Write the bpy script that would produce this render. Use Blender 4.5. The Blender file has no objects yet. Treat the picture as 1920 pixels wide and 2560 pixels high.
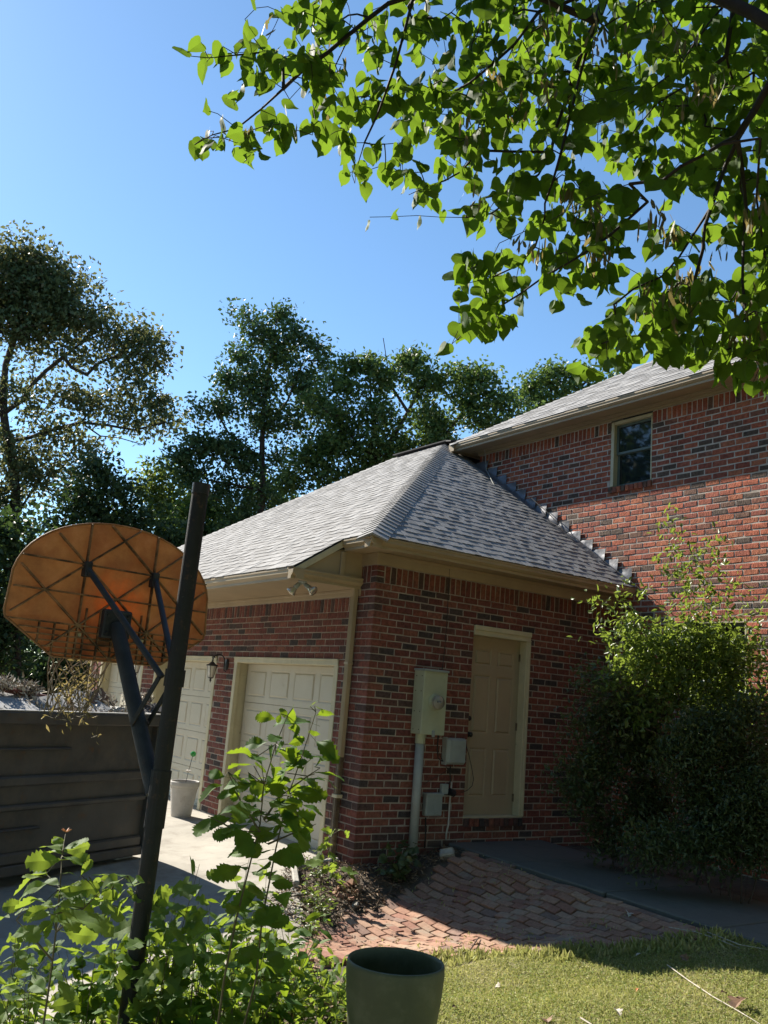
import bpy, math, random
import numpy as np
from mathutils import Matrix, Vector

rng = np.random.default_rng(7)
random.seed(7)
SC = bpy.context.scene
COL = SC.collection

# ------------------------------------------------------------------ camera, sky, sun
CAM_R = np.array([0.81375053, -0.57564388, 0.08027580])
CAM_U = np.array([-0.18241997, -0.12181776, 0.97564511])
CAM_F = np.array([0.55184512, 0.80857563, 0.20413821])
CAM_C = np.array([-5.4853, -8.0789, 1.6913])
FPX = 2219.63
cd = bpy.data.cameras.new('camera'); cam = bpy.data.objects.new('camera', cd); COL.objects.link(cam)
cd.sensor_fit = 'VERTICAL'; cd.sensor_height = 24.0; cd.lens = 24.0 * FPX / 2560.0
cd.clip_start = 0.05; cd.clip_end = 600.0
cam.matrix_world = Matrix(((CAM_R[0], CAM_U[0], -CAM_F[0], CAM_C[0]), (CAM_R[1], CAM_U[1], -CAM_F[1], CAM_C[1]),
                           (CAM_R[2], CAM_U[2], -CAM_F[2], CAM_C[2]), (0, 0, 0, 1)))
SC.camera = cam

SUN = np.array([-0.29, 1.32, 1.0]); SUN /= np.linalg.norm(SUN)      # towards the sun
EL = math.asin(SUN[2]); AZ = math.atan2(SUN[0], SUN[1])              # azimuth from +Y towards +X
world = bpy.data.worlds.new('World'); SC.world = world; world.use_nodes = True
wn = world.node_tree; wn.nodes.clear()
wo = wn.nodes.new('ShaderNodeOutputWorld'); wb = wn.nodes.new('ShaderNodeBackground'); wsky = wn.nodes.new('ShaderNodeTexSky')
wsky.sky_type = 'NISHITA'; wsky.sun_disc = False; wsky.sun_elevation = EL; wsky.sun_rotation = AZ
wsky.altitude = 200; wsky.air_density = 1.0; wsky.dust_density = 0.15; wsky.ozone_density = 1.9
wb.inputs['Strength'].default_value = 0.08
wm = wn.nodes.new('ShaderNodeMix'); wm.data_type = 'RGBA'; wm.blend_type = 'MULTIPLY'; wm.inputs[0].default_value = 1.0; wm.inputs[7].default_value = (.82, 1.0, 1.07, 1)
wn.links.new(wsky.outputs[0], wm.inputs[6]); wn.links.new(wm.outputs[2], wb.inputs['Color']); wn.links.new(wb.outputs[0], wo.inputs['Surface'])
sl = bpy.data.lights.new('sun', 'SUN'); so = bpy.data.objects.new('sun', sl); COL.objects.link(so)
sl.energy = 5.0; sl.angle = math.radians(0.53); sl.color = (1.0, 0.93, 0.82)
so.rotation_euler = Vector(SUN.tolist()).to_track_quat('Z', 'Y').to_euler()
so.location = (-10, 30, 30)
SC.view_settings.view_transform = 'Standard'; SC.view_settings.look = 'None'
SC.view_settings.exposure = 1.2; SC.view_settings.gamma = 1.0; SC.view_settings.use_curve_mapping = False
SC.render.engine = 'CYCLES'
SC.cycles.max_bounces = 6; SC.cycles.transparent_max_bounces = 8

# ------------------------------------------------------------------ measuring helpers (photo pixel -> point in the place)
def ray(u, v): return CAM_F + CAM_R * (u - 960) / FPX - CAM_U * (v - 1280) / FPX
def at(u, v, D): return CAM_C + ray(u, v) * D
def onx(u, v, X): r = ray(u, v); return CAM_C + r * (X - CAM_C[0]) / r[0]
def ony(u, v, Y): r = ray(u, v); return CAM_C + r * (Y - CAM_C[1]) / r[1]
def onz(u, v, Z): r = ray(u, v); return CAM_C + r * (Z - CAM_C[2]) / r[2]
def proj(P):
    d = np.asarray(P, float) - CAM_C
    z = d @ CAM_F
    return np.stack([960 + FPX * (d @ CAM_R) / z, 1280 - FPX * (d @ CAM_U) / z, z], -1)
def screen_area(pts):
    """rough area in photo pixels of a planar quad, 0 if out of frame"""
    q = proj(pts)
    if (q[:, 2] < .3).any(): return 0.0
    c = q.mean(0)
    if not (-20 < c[0] < 1940 and -20 < c[1] < 2580): return 0.0
    x, y = q[:, 0], q[:, 1]
    return abs(0.5 * np.sum(x * np.roll(y, -1) - y * np.roll(x, -1)))
def norm(v): v = np.asarray(v, float); return v / max(1e-9, np.linalg.norm(v))

# ground relief: Shepard interpolation of chosen heights, patio lowered to place the eave's shadow edge
GP = np.array([(0, .5, -.06), (0, 3, -.05), (0, 6, -.05), (0, 10, -.05), (-2, 2, -.16), (-2, 6, -.16), (-4, 2, -.26), (-4, 6, -.26), (-7, 0, -.32), (-3.5, -2.5, -.27), (-2, -.5, -.27),
    (-.05, -.12, -.02), (-.5, -.5, -.16), (-.25, -.9, -.35), (.3, -.9, -.26), (.75, -.9, -.10), (.75, -1.6, -.11), (.75,-2.3,-.11), (.75,-3.0,-.05), (.3,-1.6,-.25), (.3,-2.3,-.21), (.3,-3.0,-.10), (1.12,-.7,.13), (1.12,-1.2,.12), (1.12,-2,.10), (1.12,-2.8,.08), (1.12,-3.4,.07), (-.2,-1.6,-.36), (-.2,-2.3,-.27),(-.2,-3.0,-.14), (-.9, -1.5, -.39), (-.9,-2.3,-.30), (-.8,-3.0,-.17), (-1.6,-2,-.33),
    (-2, -2.3, -.22), (.7, -3.6, 0), (1.22, -.5, .14), (1.22, -1,.13), (1.22, -1.5,.12), (1.22, -2, .11), (1.22,-2.5,.10), (1.22, -3, .085), (1.22, -3.5, .07), (.3, -4.6, .0), (1.2, -4.6, .03), (-2, -4, -.05), (-1, -4.4, -.03),
    (-3.6, -3.6, -.08), (-5.4, -8, 0), (0, -7, 0), (3, -3, .12), (3, -1, .14), (3, -6, .1), (-9, -4, -.3), (-12, 8, -.4), (-5, 14, -.3), (12, -10, 0), (20, 20, -.2), (-20, 30, -.3)])
def G(x, y):
    x = np.asarray(x, float); y = np.asarray(y, float)
    d2 = (x[..., None] - GP[:, 0]) ** 2 + (y[..., None] - GP[:, 1]) ** 2 + .09
    w = d2 ** -1.9
    return (w * GP[:, 2]).sum(-1) / w.sum(-1)
def gpx(u, v, dz=0.0):
    z = -.1
    for _ in range(14):
        p = onz(u, v, z + dz); z = .5 * z + .5 * float(G(p[0], p[1]))
    p = onz(u, v, z + dz); return p

# ------------------------------------------------------------------ materials
def new_mat(name):
    m = bpy.data.materials.new(name); m.use_nodes = True
    nt = m.node_tree; b = nt.nodes['Principled BSDF']
    return m, nt, b
def N(nt, typ, **kw):
    n = nt.nodes.new(typ)
    for k, v in kw.items():
        if k in n.inputs: n.inputs[k].default_value = v
        else: setattr(n, k, v)
    return n
def ramp(nt, stops, interp='LINEAR'):
    r = nt.nodes.new('ShaderNodeValToRGB'); cr = r.color_ramp; cr.interpolation = interp
    while len(cr.elements) > 1: cr.elements.remove(cr.elements[-1])
    cr.elements[0].position = stops[0][0]; cr.elements[0].color = (*stops[0][1], 1)
    for p, c in stops[1:]:
        e = cr.elements.new(p); e.color = (*c, 1)
    return r
def mixc(nt, a, b, fac, mode='MIX'):
    m = nt.nodes.new('ShaderNodeMix'); m.data_type = 'RGBA'; m.blend_type = mode
    for sock, val in ((m.inputs[6], a), (m.inputs[7], b), (m.inputs[0], fac)):
        if hasattr(val, 'is_linked') or hasattr(val, 'links'): nt.links.new(val, sock)
        else: sock.default_value = val if not isinstance(val, tuple) else (*val, 1)
    return m.outputs[2]
def wpos(nt):
    g = nt.nodes.new('ShaderNodeNewGeometry'); return g.outputs['Position']
def noise(nt, scale, detail=4, rough=.6, vec=None, stretch=None):
    n = N(nt, 'ShaderNodeTexNoise'); n.inputs['Scale'].default_value = scale; n.inputs['Detail'].default_value = detail; n.inputs['Roughness'].default_value = rough
    v = vec or wpos(nt)
    if stretch:
        mp = nt.nodes.new('ShaderNodeMapping'); mp.inputs['Scale'].default_value = stretch; nt.links.new(v, mp.inputs['Vector']); v = mp.outputs[0]
    nt.links.new(v, n.inputs['Vector']); return n.outputs['Fac']
def bump(nt, b, h, strength=.5, dist=.01):
    bp = nt.nodes.new('ShaderNodeBump'); bp.inputs['Strength'].default_value = strength; bp.inputs['Distance'].default_value = dist
    nt.links.new(h, bp.inputs['Height']); nt.links.new(bp.outputs[0], b.inputs['Normal'])

def mat_tinted(name, stops, interp='CONSTANT', rough=.85, n_scale=40, n_amt=.35, b_scale=120, b_str=.5, b_dist=.004, stretch=None, stain=None):
    m, nt, b = new_mat(name)
    at_ = N(nt, 'ShaderNodeAttribute'); at_.attribute_name = 'tint'
    r = ramp(nt, stops, interp); nt.links.new(at_.outputs['Fac'], r.inputs[0])
    n1 = noise(nt, n_scale, 5, .65)
    dk = ramp(nt, [(0.3, (1 - n_amt,) * 3), (.7, (1 + n_amt * .6,) * 3)]); nt.links.new(n1, dk.inputs[0])
    c = mixc(nt, r.outputs[0], dk.outputs[0], 1.0, 'MULTIPLY')
    if stain:
        n2 = noise(nt, stain[0], 4, .6); rr = ramp(nt, [(stain[1], (0, 0, 0)), (stain[2], (1, 1, 1))]); nt.links.new(n2, rr.inputs[0])
        c = mixc(nt, c, stain[3], rr.outputs[0])
    nt.links.new(c, b.inputs['Base Color']); b.inputs['Roughness'].default_value = rough
    h = noise(nt, b_scale, 4, .7, stretch=stretch); bump(nt, b, h, b_str, b_dist)
    return m
def mat_plain(name, col, rough=.6, var=.15, n_scale=6, b_scale=80, b_str=.15, metallic=0, stain=None, b_dist=.004, stretch=None):
    m, nt, b = new_mat(name)
    n1 = noise(nt, n_scale, 5, .6, stretch=stretch)
    lo = tuple(c * (1 - var) for c in col); hi = tuple(min(1, c * (1 + var)) for c in col)
    r = ramp(nt, [(.3, lo), (.7, hi)]); nt.links.new(n1, r.inputs[0]); c = r.outputs[0]
    if stain:
        for st in (stain if isinstance(stain, list) else [stain]):
            n2 = noise(nt, st[0], 6, .7); rr = ramp(nt, [(st[1], (0, 0, 0)), (st[2], (1, 1, 1))]); nt.links.new(n2, rr.inputs[0])
            c = mixc(nt, c, st[3], rr.outputs[0])
    nt.links.new(c, b.inputs['Base Color']); b.inputs['Roughness'].default_value = rough; b.inputs['Metallic'].default_value = metallic
    if b_str > 0: bump(nt, b, noise(nt, b_scale, 4, .6), b_str, b_dist)
    return m
def mat_leaf(name, stops, trans, tfac=.45, rough=.45, spec=.35, veins=False):
    m, nt, b = new_mat(name)
    out = nt.nodes['Material Output']
    at_ = N(nt, 'ShaderNodeAttribute'); at_.attribute_name = 'tint'
    oi = N(nt, 'ShaderNodeObjectInfo')
    ad = N(nt, 'ShaderNodeMath', operation='ADD'); nt.links.new(at_.outputs['Fac'], ad.inputs[0]); nt.links.new(oi.outputs['Random'], ad.inputs[1])
    fr = N(nt, 'ShaderNodeMath', operation='FRACT'); nt.links.new(ad.outputs[0], fr.inputs[0])
    r = ramp(nt, stops); nt.links.new(fr.outputs[0], r.inputs[0])
    c = r.outputs[0]
    n1 = noise(nt, 30, 3, .6); dk = ramp(nt, [(0.3, (.75,) * 3), (.7, (1.15,) * 3)]); nt.links.new(n1, dk.inputs[0]); c = mixc(nt, c, dk.outputs[0], 1.0, 'MULTIPLY')
    nt.links.new(c, b.inputs['Base Color']); b.inputs['Roughness'].default_value = rough; b.inputs['Specular IOR Level'].default_value = spec
    t = N(nt, 'ShaderNodeBsdfTranslucent')
    tc = mixc(nt, c, trans, .75); nt.links.new(tc, t.inputs['Color'])
    mx = N(nt, 'ShaderNodeMixShader'); mx.inputs[0].default_value = tfac
    nt.links.new(b.outputs[0], mx.inputs[1]); nt.links.new(t.outputs[0], mx.inputs[2]); nt.links.new(mx.outputs[0], out.inputs['Surface'])
    if veins: bump(nt, b, noise(nt, 90, 2, .5), .3, .002)
    return m

M = {}
BR = [(0, (.20, .062, .045)), (.16, (.245, .075, .05)), (.3, (.17, .052, .042)), (.42, (.26, .095, .062)), (.54, (.21, .068, .052)), (.66, (.145, .062, .05)), (.76, (.10, .056, .048)), (.86, (.062, .046, .044)), (.94, (.08, .058, .054))]
M['brick'] = mat_tinted('brick_clay', BR, rough=.9, stain=(1.6, .58, .88, (.13, .085, .065)), n_scale=24, n_amt=.5, b_scale=60, b_str=.9, b_dist=.012, stretch=(2.2, 2.2, .6))
M['brick_rough_sunlit'] = mat_tinted('brick_clay_rough_sunlit', [(p, (col[0] * 2.0, col[1] * 1.8, col[2] * 1.4)) for p, col in BR], rough=.92, n_scale=24, n_amt=.45, b_scale=36, b_str=1.0, b_dist=.022, stretch=(2.4, 2.4, .7))  # garage brick copied brighter, raking sun on the house put into the colour
M['mortar_sunlit'] = mat_plain('sunlit_mortar', (.52, .45, .38), rough=.95, var=.25, n_scale=5, b_scale=200, b_str=.5)  # paler copy of the garage mortar, carrying the house wall's sunlight
M['mortar'] = mat_plain('mortar', (.36, .30, .25), rough=.95, var=.28, n_scale=5, b_scale=200, b_str=.5)
SH = [(0, (.26, .255, .25)), (.25, (.31, .305, .30)), (.5, (.28, .275, .27)), (.7, (.33, .325, .32)), (.88, (.22, .215, .21))]
M['shingle'] = mat_tinted('asphalt_shingle', SH, rough=.95, n_scale=160, n_amt=.35, b_scale=600, b_str=.5, b_dist=.002, stain=(.9, .55, .8, (.15, .15, .15)))
SHB = [(0, (.27, .265, .26)), (.3, (.33, .325, .32)), (.6, (.29, .285, .28)), (.85, (.22, .215, .21))]
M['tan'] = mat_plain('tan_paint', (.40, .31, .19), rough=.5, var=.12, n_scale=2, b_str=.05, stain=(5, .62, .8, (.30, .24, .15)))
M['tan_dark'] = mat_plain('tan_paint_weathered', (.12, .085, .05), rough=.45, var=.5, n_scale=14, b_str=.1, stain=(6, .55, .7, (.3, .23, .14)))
M['cream'] = mat_plain('cream_door_paint', (.58, .53, .42), rough=.5, var=.05, n_scale=2, b_str=.03, stain=[(9, .6, .85, (.45, .38, .27)), (2.2, .5, .8, (.52, .46, .35))])
M['door'] = mat_plain('service_door_paint', (.37, .29, .19), rough=.5, var=.08, n_scale=2, b_str=.03)
M['trimlight'] = mat_plain('pale_trim_paint', (.56, .50, .33), rough=.55, var=.1, n_scale=5, b_str=.08, stain=(14, .62, .75, (.3, .26, .17)))
M['meter'] = mat_plain('meter_box_enamel', (.42, .44, .30), rough=.45, var=.12, n_scale=3, b_str=.06, stain=(7, .6, .8, (.27, .27, .2)))
M['greybox'] = mat_plain('grey_plastic', (.30, .33, .31), rough=.5, var=.12, n_scale=5, b_str=.05, stain=(9, .62, .8, (.16, .17, .15)))
M['pipe'] = mat_plain('weathered_pvc', (.34, .35, .32), rough=.55, var=.15, n_scale=4, b_str=.05, stain=(5, .6, .8, (.2, .18, .14)))
M['black'] = mat_plain('black_metal', (.02, .02, .022), rough=.4, var=.3, n_scale=20, b_str=.1)
M['wire'] = mat_plain('cable_sheath', (.03, .025, .022), rough=.6, var=.3, b_str=0)
M['pole'] = mat_plain('rusty_painted_steel', (.010, .011, .011), rough=.65, var=.4, n_scale=12, b_scale=90, b_str=.3, stain=[(14, .56, .68, (.07, .035, .02)), (50, .68, .76, (.2, .18, .15))])
M['arm'] = mat_plain('blue_black_steel', (.022, .026, .032), rough=.6, var=.4, n_scale=12, b_scale=90, b_str=.3, stain=(16, .6, .75, (.06, .04, .03)))
M['flash'] = mat_plain('grey_flashing_metal', (.13, .135, .15), rough=.45, var=.2, n_scale=5, b_scale=9, b_str=.25, b_dist=.02, metallic=.3)
M['glass'], nt, b = new_mat('window_glass'); b.inputs['Base Color'].default_value = (.012, .018, .022, 1); b.inputs['Roughness'].default_value = .03; b.inputs['Specular IOR Level'].default_value = .8
bump(nt, b, noise(nt, 2.5, 2, .5), .05, .01)
M['sash'] = mat_plain('dark_green_sash', (.10, .14, .13), rough=.45, var=.1, b_str=.03)
M['clear'], nt, b = new_mat('clear_glass'); b.inputs['Base Color'].default_value = (.8, .78, .7, 1); b.inputs['Roughness'].default_value = .08; b.inputs['Transmission Weight'].default_value = .8
M['frost'], nt, b = new_mat('seeded_lamp_glass'); b.inputs['Base Color'].default_value = (.72, .68, .58, 1); b.inputs['Roughness'].default_value = .35; b.inputs['Transmission Weight'].default_value = .35
M['bulb'], nt, b = new_mat('silvered_bulb'); b.inputs['Base Color'].default_value = (.6, .56, .48, 1); b.inputs['Roughness'].default_value = .15; b.inputs['Metallic'].default_value = .6
M['green_glass'], nt, b = new_mat('green_glass'); b.inputs['Base Color'].default_value = (.08, .5, .12, 1); b.inputs['Roughness'].default_value = .05; b.inputs['Transmission Weight'].default_value = .5
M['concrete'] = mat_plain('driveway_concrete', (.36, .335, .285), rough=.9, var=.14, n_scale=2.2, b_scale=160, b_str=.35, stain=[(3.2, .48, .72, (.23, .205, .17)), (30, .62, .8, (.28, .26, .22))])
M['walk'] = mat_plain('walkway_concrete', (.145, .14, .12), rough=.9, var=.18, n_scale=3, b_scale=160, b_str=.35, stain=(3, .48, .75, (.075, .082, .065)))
PV = [(0, (0.310, 0.163, 0.107)), (.3, (0.361, 0.206, 0.138)), (.55, (0.284, 0.138, 0.095)), (.75, (0.387, 0.241, 0.163)), (.9, (0.232, 0.146, 0.112))]
M['paver'] = mat_tinted('paver_clay', PV, rough=.92, n_scale=35, n_amt=.3, b_scale=120, b_str=.5, b_dist=.005, stain=(4.5, .55, .75, (.32, .27, .2)))
M['soil'] = mat_plain('soil', (.11, .085, .06), rough=.95, var=.4, n_scale=8, b_scale=60, b_str=.8, b_dist=.02, stain=(3, .5, .7, (.16, .12, .08)))
M['turf'] = mat_plain('turf_soil', (.24, .22, .10), rough=.95, var=.35, n_scale=14, b_scale=90, b_str=.8, b_dist=.02)
M['mulch'] = mat_plain('leaf_mulch', (.17, .11, .08), rough=.95, var=.5, n_scale=30, b_scale=70, b_str=.9, b_dist=.02)
M['dump'] = mat_plain('dumpster_paint', (.065, .06, .055), rough=.6, var=.25, n_scale=3, b_scale=40, b_str=.15, stain=[(2.2, .45, .75, (.12, .095, .07)), (7, .58, .7, (.10, .055, .03)), (40, .66, .74, (.2, .15, .10))])
M['dump_lip'] = mat_plain('worn_rim_steel', (.30, .29, .27), rough=.5, var=.3, n_scale=20, b_str=.2)
M['debris'] = mat_tinted('dry_debris', [(0, (.48, .43, .36)), (.3, (.26, .21, .16)), (.5, (.6, .55, .47)), (.75, (.12, .09, .07)), (.9, (.34, .26, .17))], rough=.85, n_scale=40)
M['litter'] = mat_tinted('brown_leaf_litter', [(0, (.22, .15, .09)), (.3, (.13, .085, .05)), (.55, (.3, .22, .14)), (.8, (.08, .055, .04))], rough=.9, n_scale=40)
M['scrap'] = mat_plain('shingle_scrap', (.30, .30, .30), rough=.9, var=.3, n_scale=20, b_scale=200, b_str=.5)
M['felt'] = mat_plain('roof_felt', (.035, .035, .04), rough=.85, var=.3, b_str=.3)
M['bark'] = mat_plain('bark', (.075, .055, .042), rough=.95, var=.35, n_scale=9, b_scale=26, b_str=.9, b_dist=.03, stretch=(3, 3, .6))
M['barkdark'] = mat_plain('dark_twig_bark', (.035, .026, .022), rough=.85, var=.35, n_scale=20, b_scale=60, b_str=.4)
M['redwood'] = mat_plain('dark_red_wood', (.12, .035, .02), rough=.6, var=.4, n_scale=20, b_scale=40, b_str=.4)
M['wood'] = mat_plain('raw_timber', (.34, .2, .11), rough=.8, var=.25, n_scale=14, b_str=.2)
M['stem'] = mat_plain('green_brown_stem', (.08, .07, .03), rough=.7, var=.3, b_str=.1)
M['white_pot'] = mat_plain('whitewashed_terracotta', (.50, .47, .43), rough=.75, var=.12, n_scale=8, b_scale=90, b_str=.25, stain=(7, .55, .75, (.33, .28, .24)))
M['green_pot'] = mat_plain('green_planter_glaze', (.085, .095, .05), rough=.6, var=.18, n_scale=5, b_scale=70, b_str=.12, stain=[(5, .5, .72, (.14, .14, .09)), (60, .7, .8, (.16, .16, .12))])
M['potsoil'] = mat_plain('potting_soil', (.03, .024, .02), rough=.95, var=.4, n_scale=30, b_scale=60, b_str=.9, b_dist=.02)
M['net'] = mat_plain('weathered_net_cord', (.15, .13, .09), rough=.9, var=.3, n_scale=30, b_str=.1)
M['rim'] = mat_plain('orange_rim_paint', (.45, .12, .03), rough=.5, var=.3, b_str=.1)
M['stone'] = mat_plain('pale_stone', (.36, .34, .3), rough=.9, var=.3, n_scale=12, b_str=.5, b_dist=.01)
M['orange'] = mat_plain('orange_dead_leaf', (.50, .20, .07), rough=.6, var=.2, b_str=.1)
M['deadleaf'] = mat_plain('brown_dead_leaf', (.16, .09, .05), rough=.7, var=.4, n_scale=30, b_str=.3)
M['pod'] = mat_leaf('seed_pod', [(0, (.16, .12, .06)), (.5, (.10, .12, .04)), (1, (.2, .15, .09))], (.45, .35, .12), .35, .5)
M['redbud'] = mat_leaf('redbud_leaf', [(0, (.04, .09, .014)), (.5, (.055, .12, .018)), (.85, (.08, .145, .02)), (1, (.05, .10, .016))], (.28, .45, .03), .40, .62, .1, veins=True)
M['oakfar'] = mat_leaf('reddish_oak_leaf', [(0, (.055, .09, .04)), (.4, (.075, .115, .05)), (.8, (.11, .12, .055)), (1, (.15, .12, .065))], (.3, .3, .1), .28, .5, .28)
M['tallfar'] = mat_leaf('deep_green_leaf', [(0, (0.051, 0.093, 0.037)), (.5, (0.076, 0.136, 0.051)), (1, (0.119, 0.170, 0.068))], (.12, .2, .04), .22, .5, .28)
M['midfar'] = mat_leaf('mid_green_leaf', [(0, (0.056, 0.112, 0.032)), (.5, (0.088, 0.160, 0.045)), (1, (0.144, 0.192, 0.064))], (.2, .3, .05), .3, .5, .28)
M['lightfar'] = mat_leaf('light_green_leaf', [(0, (0.096, 0.144, 0.036)), (.5, (0.132, 0.180, 0.042)), (1, (0.168, 0.192, 0.060))], (.3, .38, .06), .35, .5, .28)
M['darkfar'] = mat_leaf('shade_green_leaf', [(0, (0.030, 0.060, 0.027)), (.5, (0.048, 0.087, 0.033)), (1, (0.075, 0.112, 0.045))], (.1, .17, .03), .25, .5, .28)
M['sapl'] = mat_leaf('serrated_leaf', [(0, (.03, .08, .015)), (.5, (.045, .11, .02)), (1, (.06, .13, .02))], (.42, .58, .03), .34, .6, .12, veins=True)
M['weed'] = mat_leaf('weed_leaf', [(0, (.06, .12, .03)), (.5, (.09, .16, .04)), (1, (.12, .18, .055))], (.42, .55, .05), .40, .6, .15, veins=True)
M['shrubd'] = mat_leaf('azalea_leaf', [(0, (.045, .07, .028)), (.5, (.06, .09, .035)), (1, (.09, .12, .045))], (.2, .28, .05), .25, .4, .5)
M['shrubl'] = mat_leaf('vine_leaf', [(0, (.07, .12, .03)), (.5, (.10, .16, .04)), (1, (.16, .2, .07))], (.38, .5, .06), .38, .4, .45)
M['clover'] = mat_leaf('clover_leaf', [(0, (.14, .20, .05)), (.5, (.22, .29, .08)), (.8, (.36, .38, .14)), (1, (.46, .42, .22))], (.45, .5, .1), .3, .6, .2)
M['grass'] = mat_leaf('lawn_blade', [(0, (.22, .26, .07)), (.35, (.34, .37, .12)), (.6, (.48, .46, .2)), (.8, (.58, .51, .3)), (1, (.18, .23, .06))], (.5, .5, .16), .35, .6, .25)
# weathered orange-yellow backboard: sun shines through it, its centre glow tinted into a red-orange paint patch
m, nt, b = new_mat('backboard_plastic'); M['board'] = m
tcn = N(nt, 'ShaderNodeTexCoord'); pos = tcn.outputs['Object']
n1 = noise(nt, 7, 6, .7, vec=pos); r1 = ramp(nt, [(.3, (.29, .16, .08)), (.55, (.42, .25, .12)), (.75, (.52, .34, .19))]); nt.links.new(n1, r1.inputs[0])
n2 = noise(nt, 2.6, 5, .65, vec=pos); r2 = ramp(nt, [(.45, (0, 0, 0)), (.75, (.8, .8, .8))]); nt.links.new(n2, r2.inputs[0])
c = mixc(nt, r1.outputs[0], (.30, .10, .04), r2.outputs[0])
mp = N(nt, 'ShaderNodeMapping'); mp.inputs['Location'].default_value = (-.02, 0, .06); mp.inputs['Scale'].default_value = (4.2, 0, 4.6)
nt.links.new(pos, mp.inputs['Vector']); gl = N(nt, 'ShaderNodeTexGradient', gradient_type='SPHERICAL'); nt.links.new(mp.outputs[0], gl.inputs[0])
rg = ramp(nt, [(.02, (0, 0, 0)), (.7, (.62, .62, .62))]); nt.links.new(gl.outputs['Fac'], rg.inputs[0])
n5 = noise(nt, 11, 5, .7, vec=pos); r5 = ramp(nt, [(.35, (.15, .15, .15)), (.6, (1, 1, 1))]); nt.links.new(n5, r5.inputs[0]); gm = mixc(nt, rg.outputs[0], r5.outputs[0], 1.0, 'MULTIPLY')
c = mixc(nt, c, (.78, .25, .055), gm)
nt.links.new(c, b.inputs['Base Color']); b.inputs['Roughness'].default_value = .6
tl = N(nt, 'ShaderNodeBsdfTranslucent'); nt.links.new(c, tl.inputs['Color']); mx = N(nt, 'ShaderNodeMixShader'); mx.inputs[0].default_value = .38
nt.links.new(b.outputs[0], mx.inputs[1]); nt.links.new(tl.outputs[0], mx.inputs[2]); nt.links.new(mx.outputs[0], nt.nodes['Material Output'].inputs['Surface'])
M['rib'] = mat_plain('dirty_rib_plastic', (.26, .15, .07), rough=.7, var=.4, n_scale=25, b_str=.2, stain=(9, .45, .62, (.05, .035, .02)))

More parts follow.
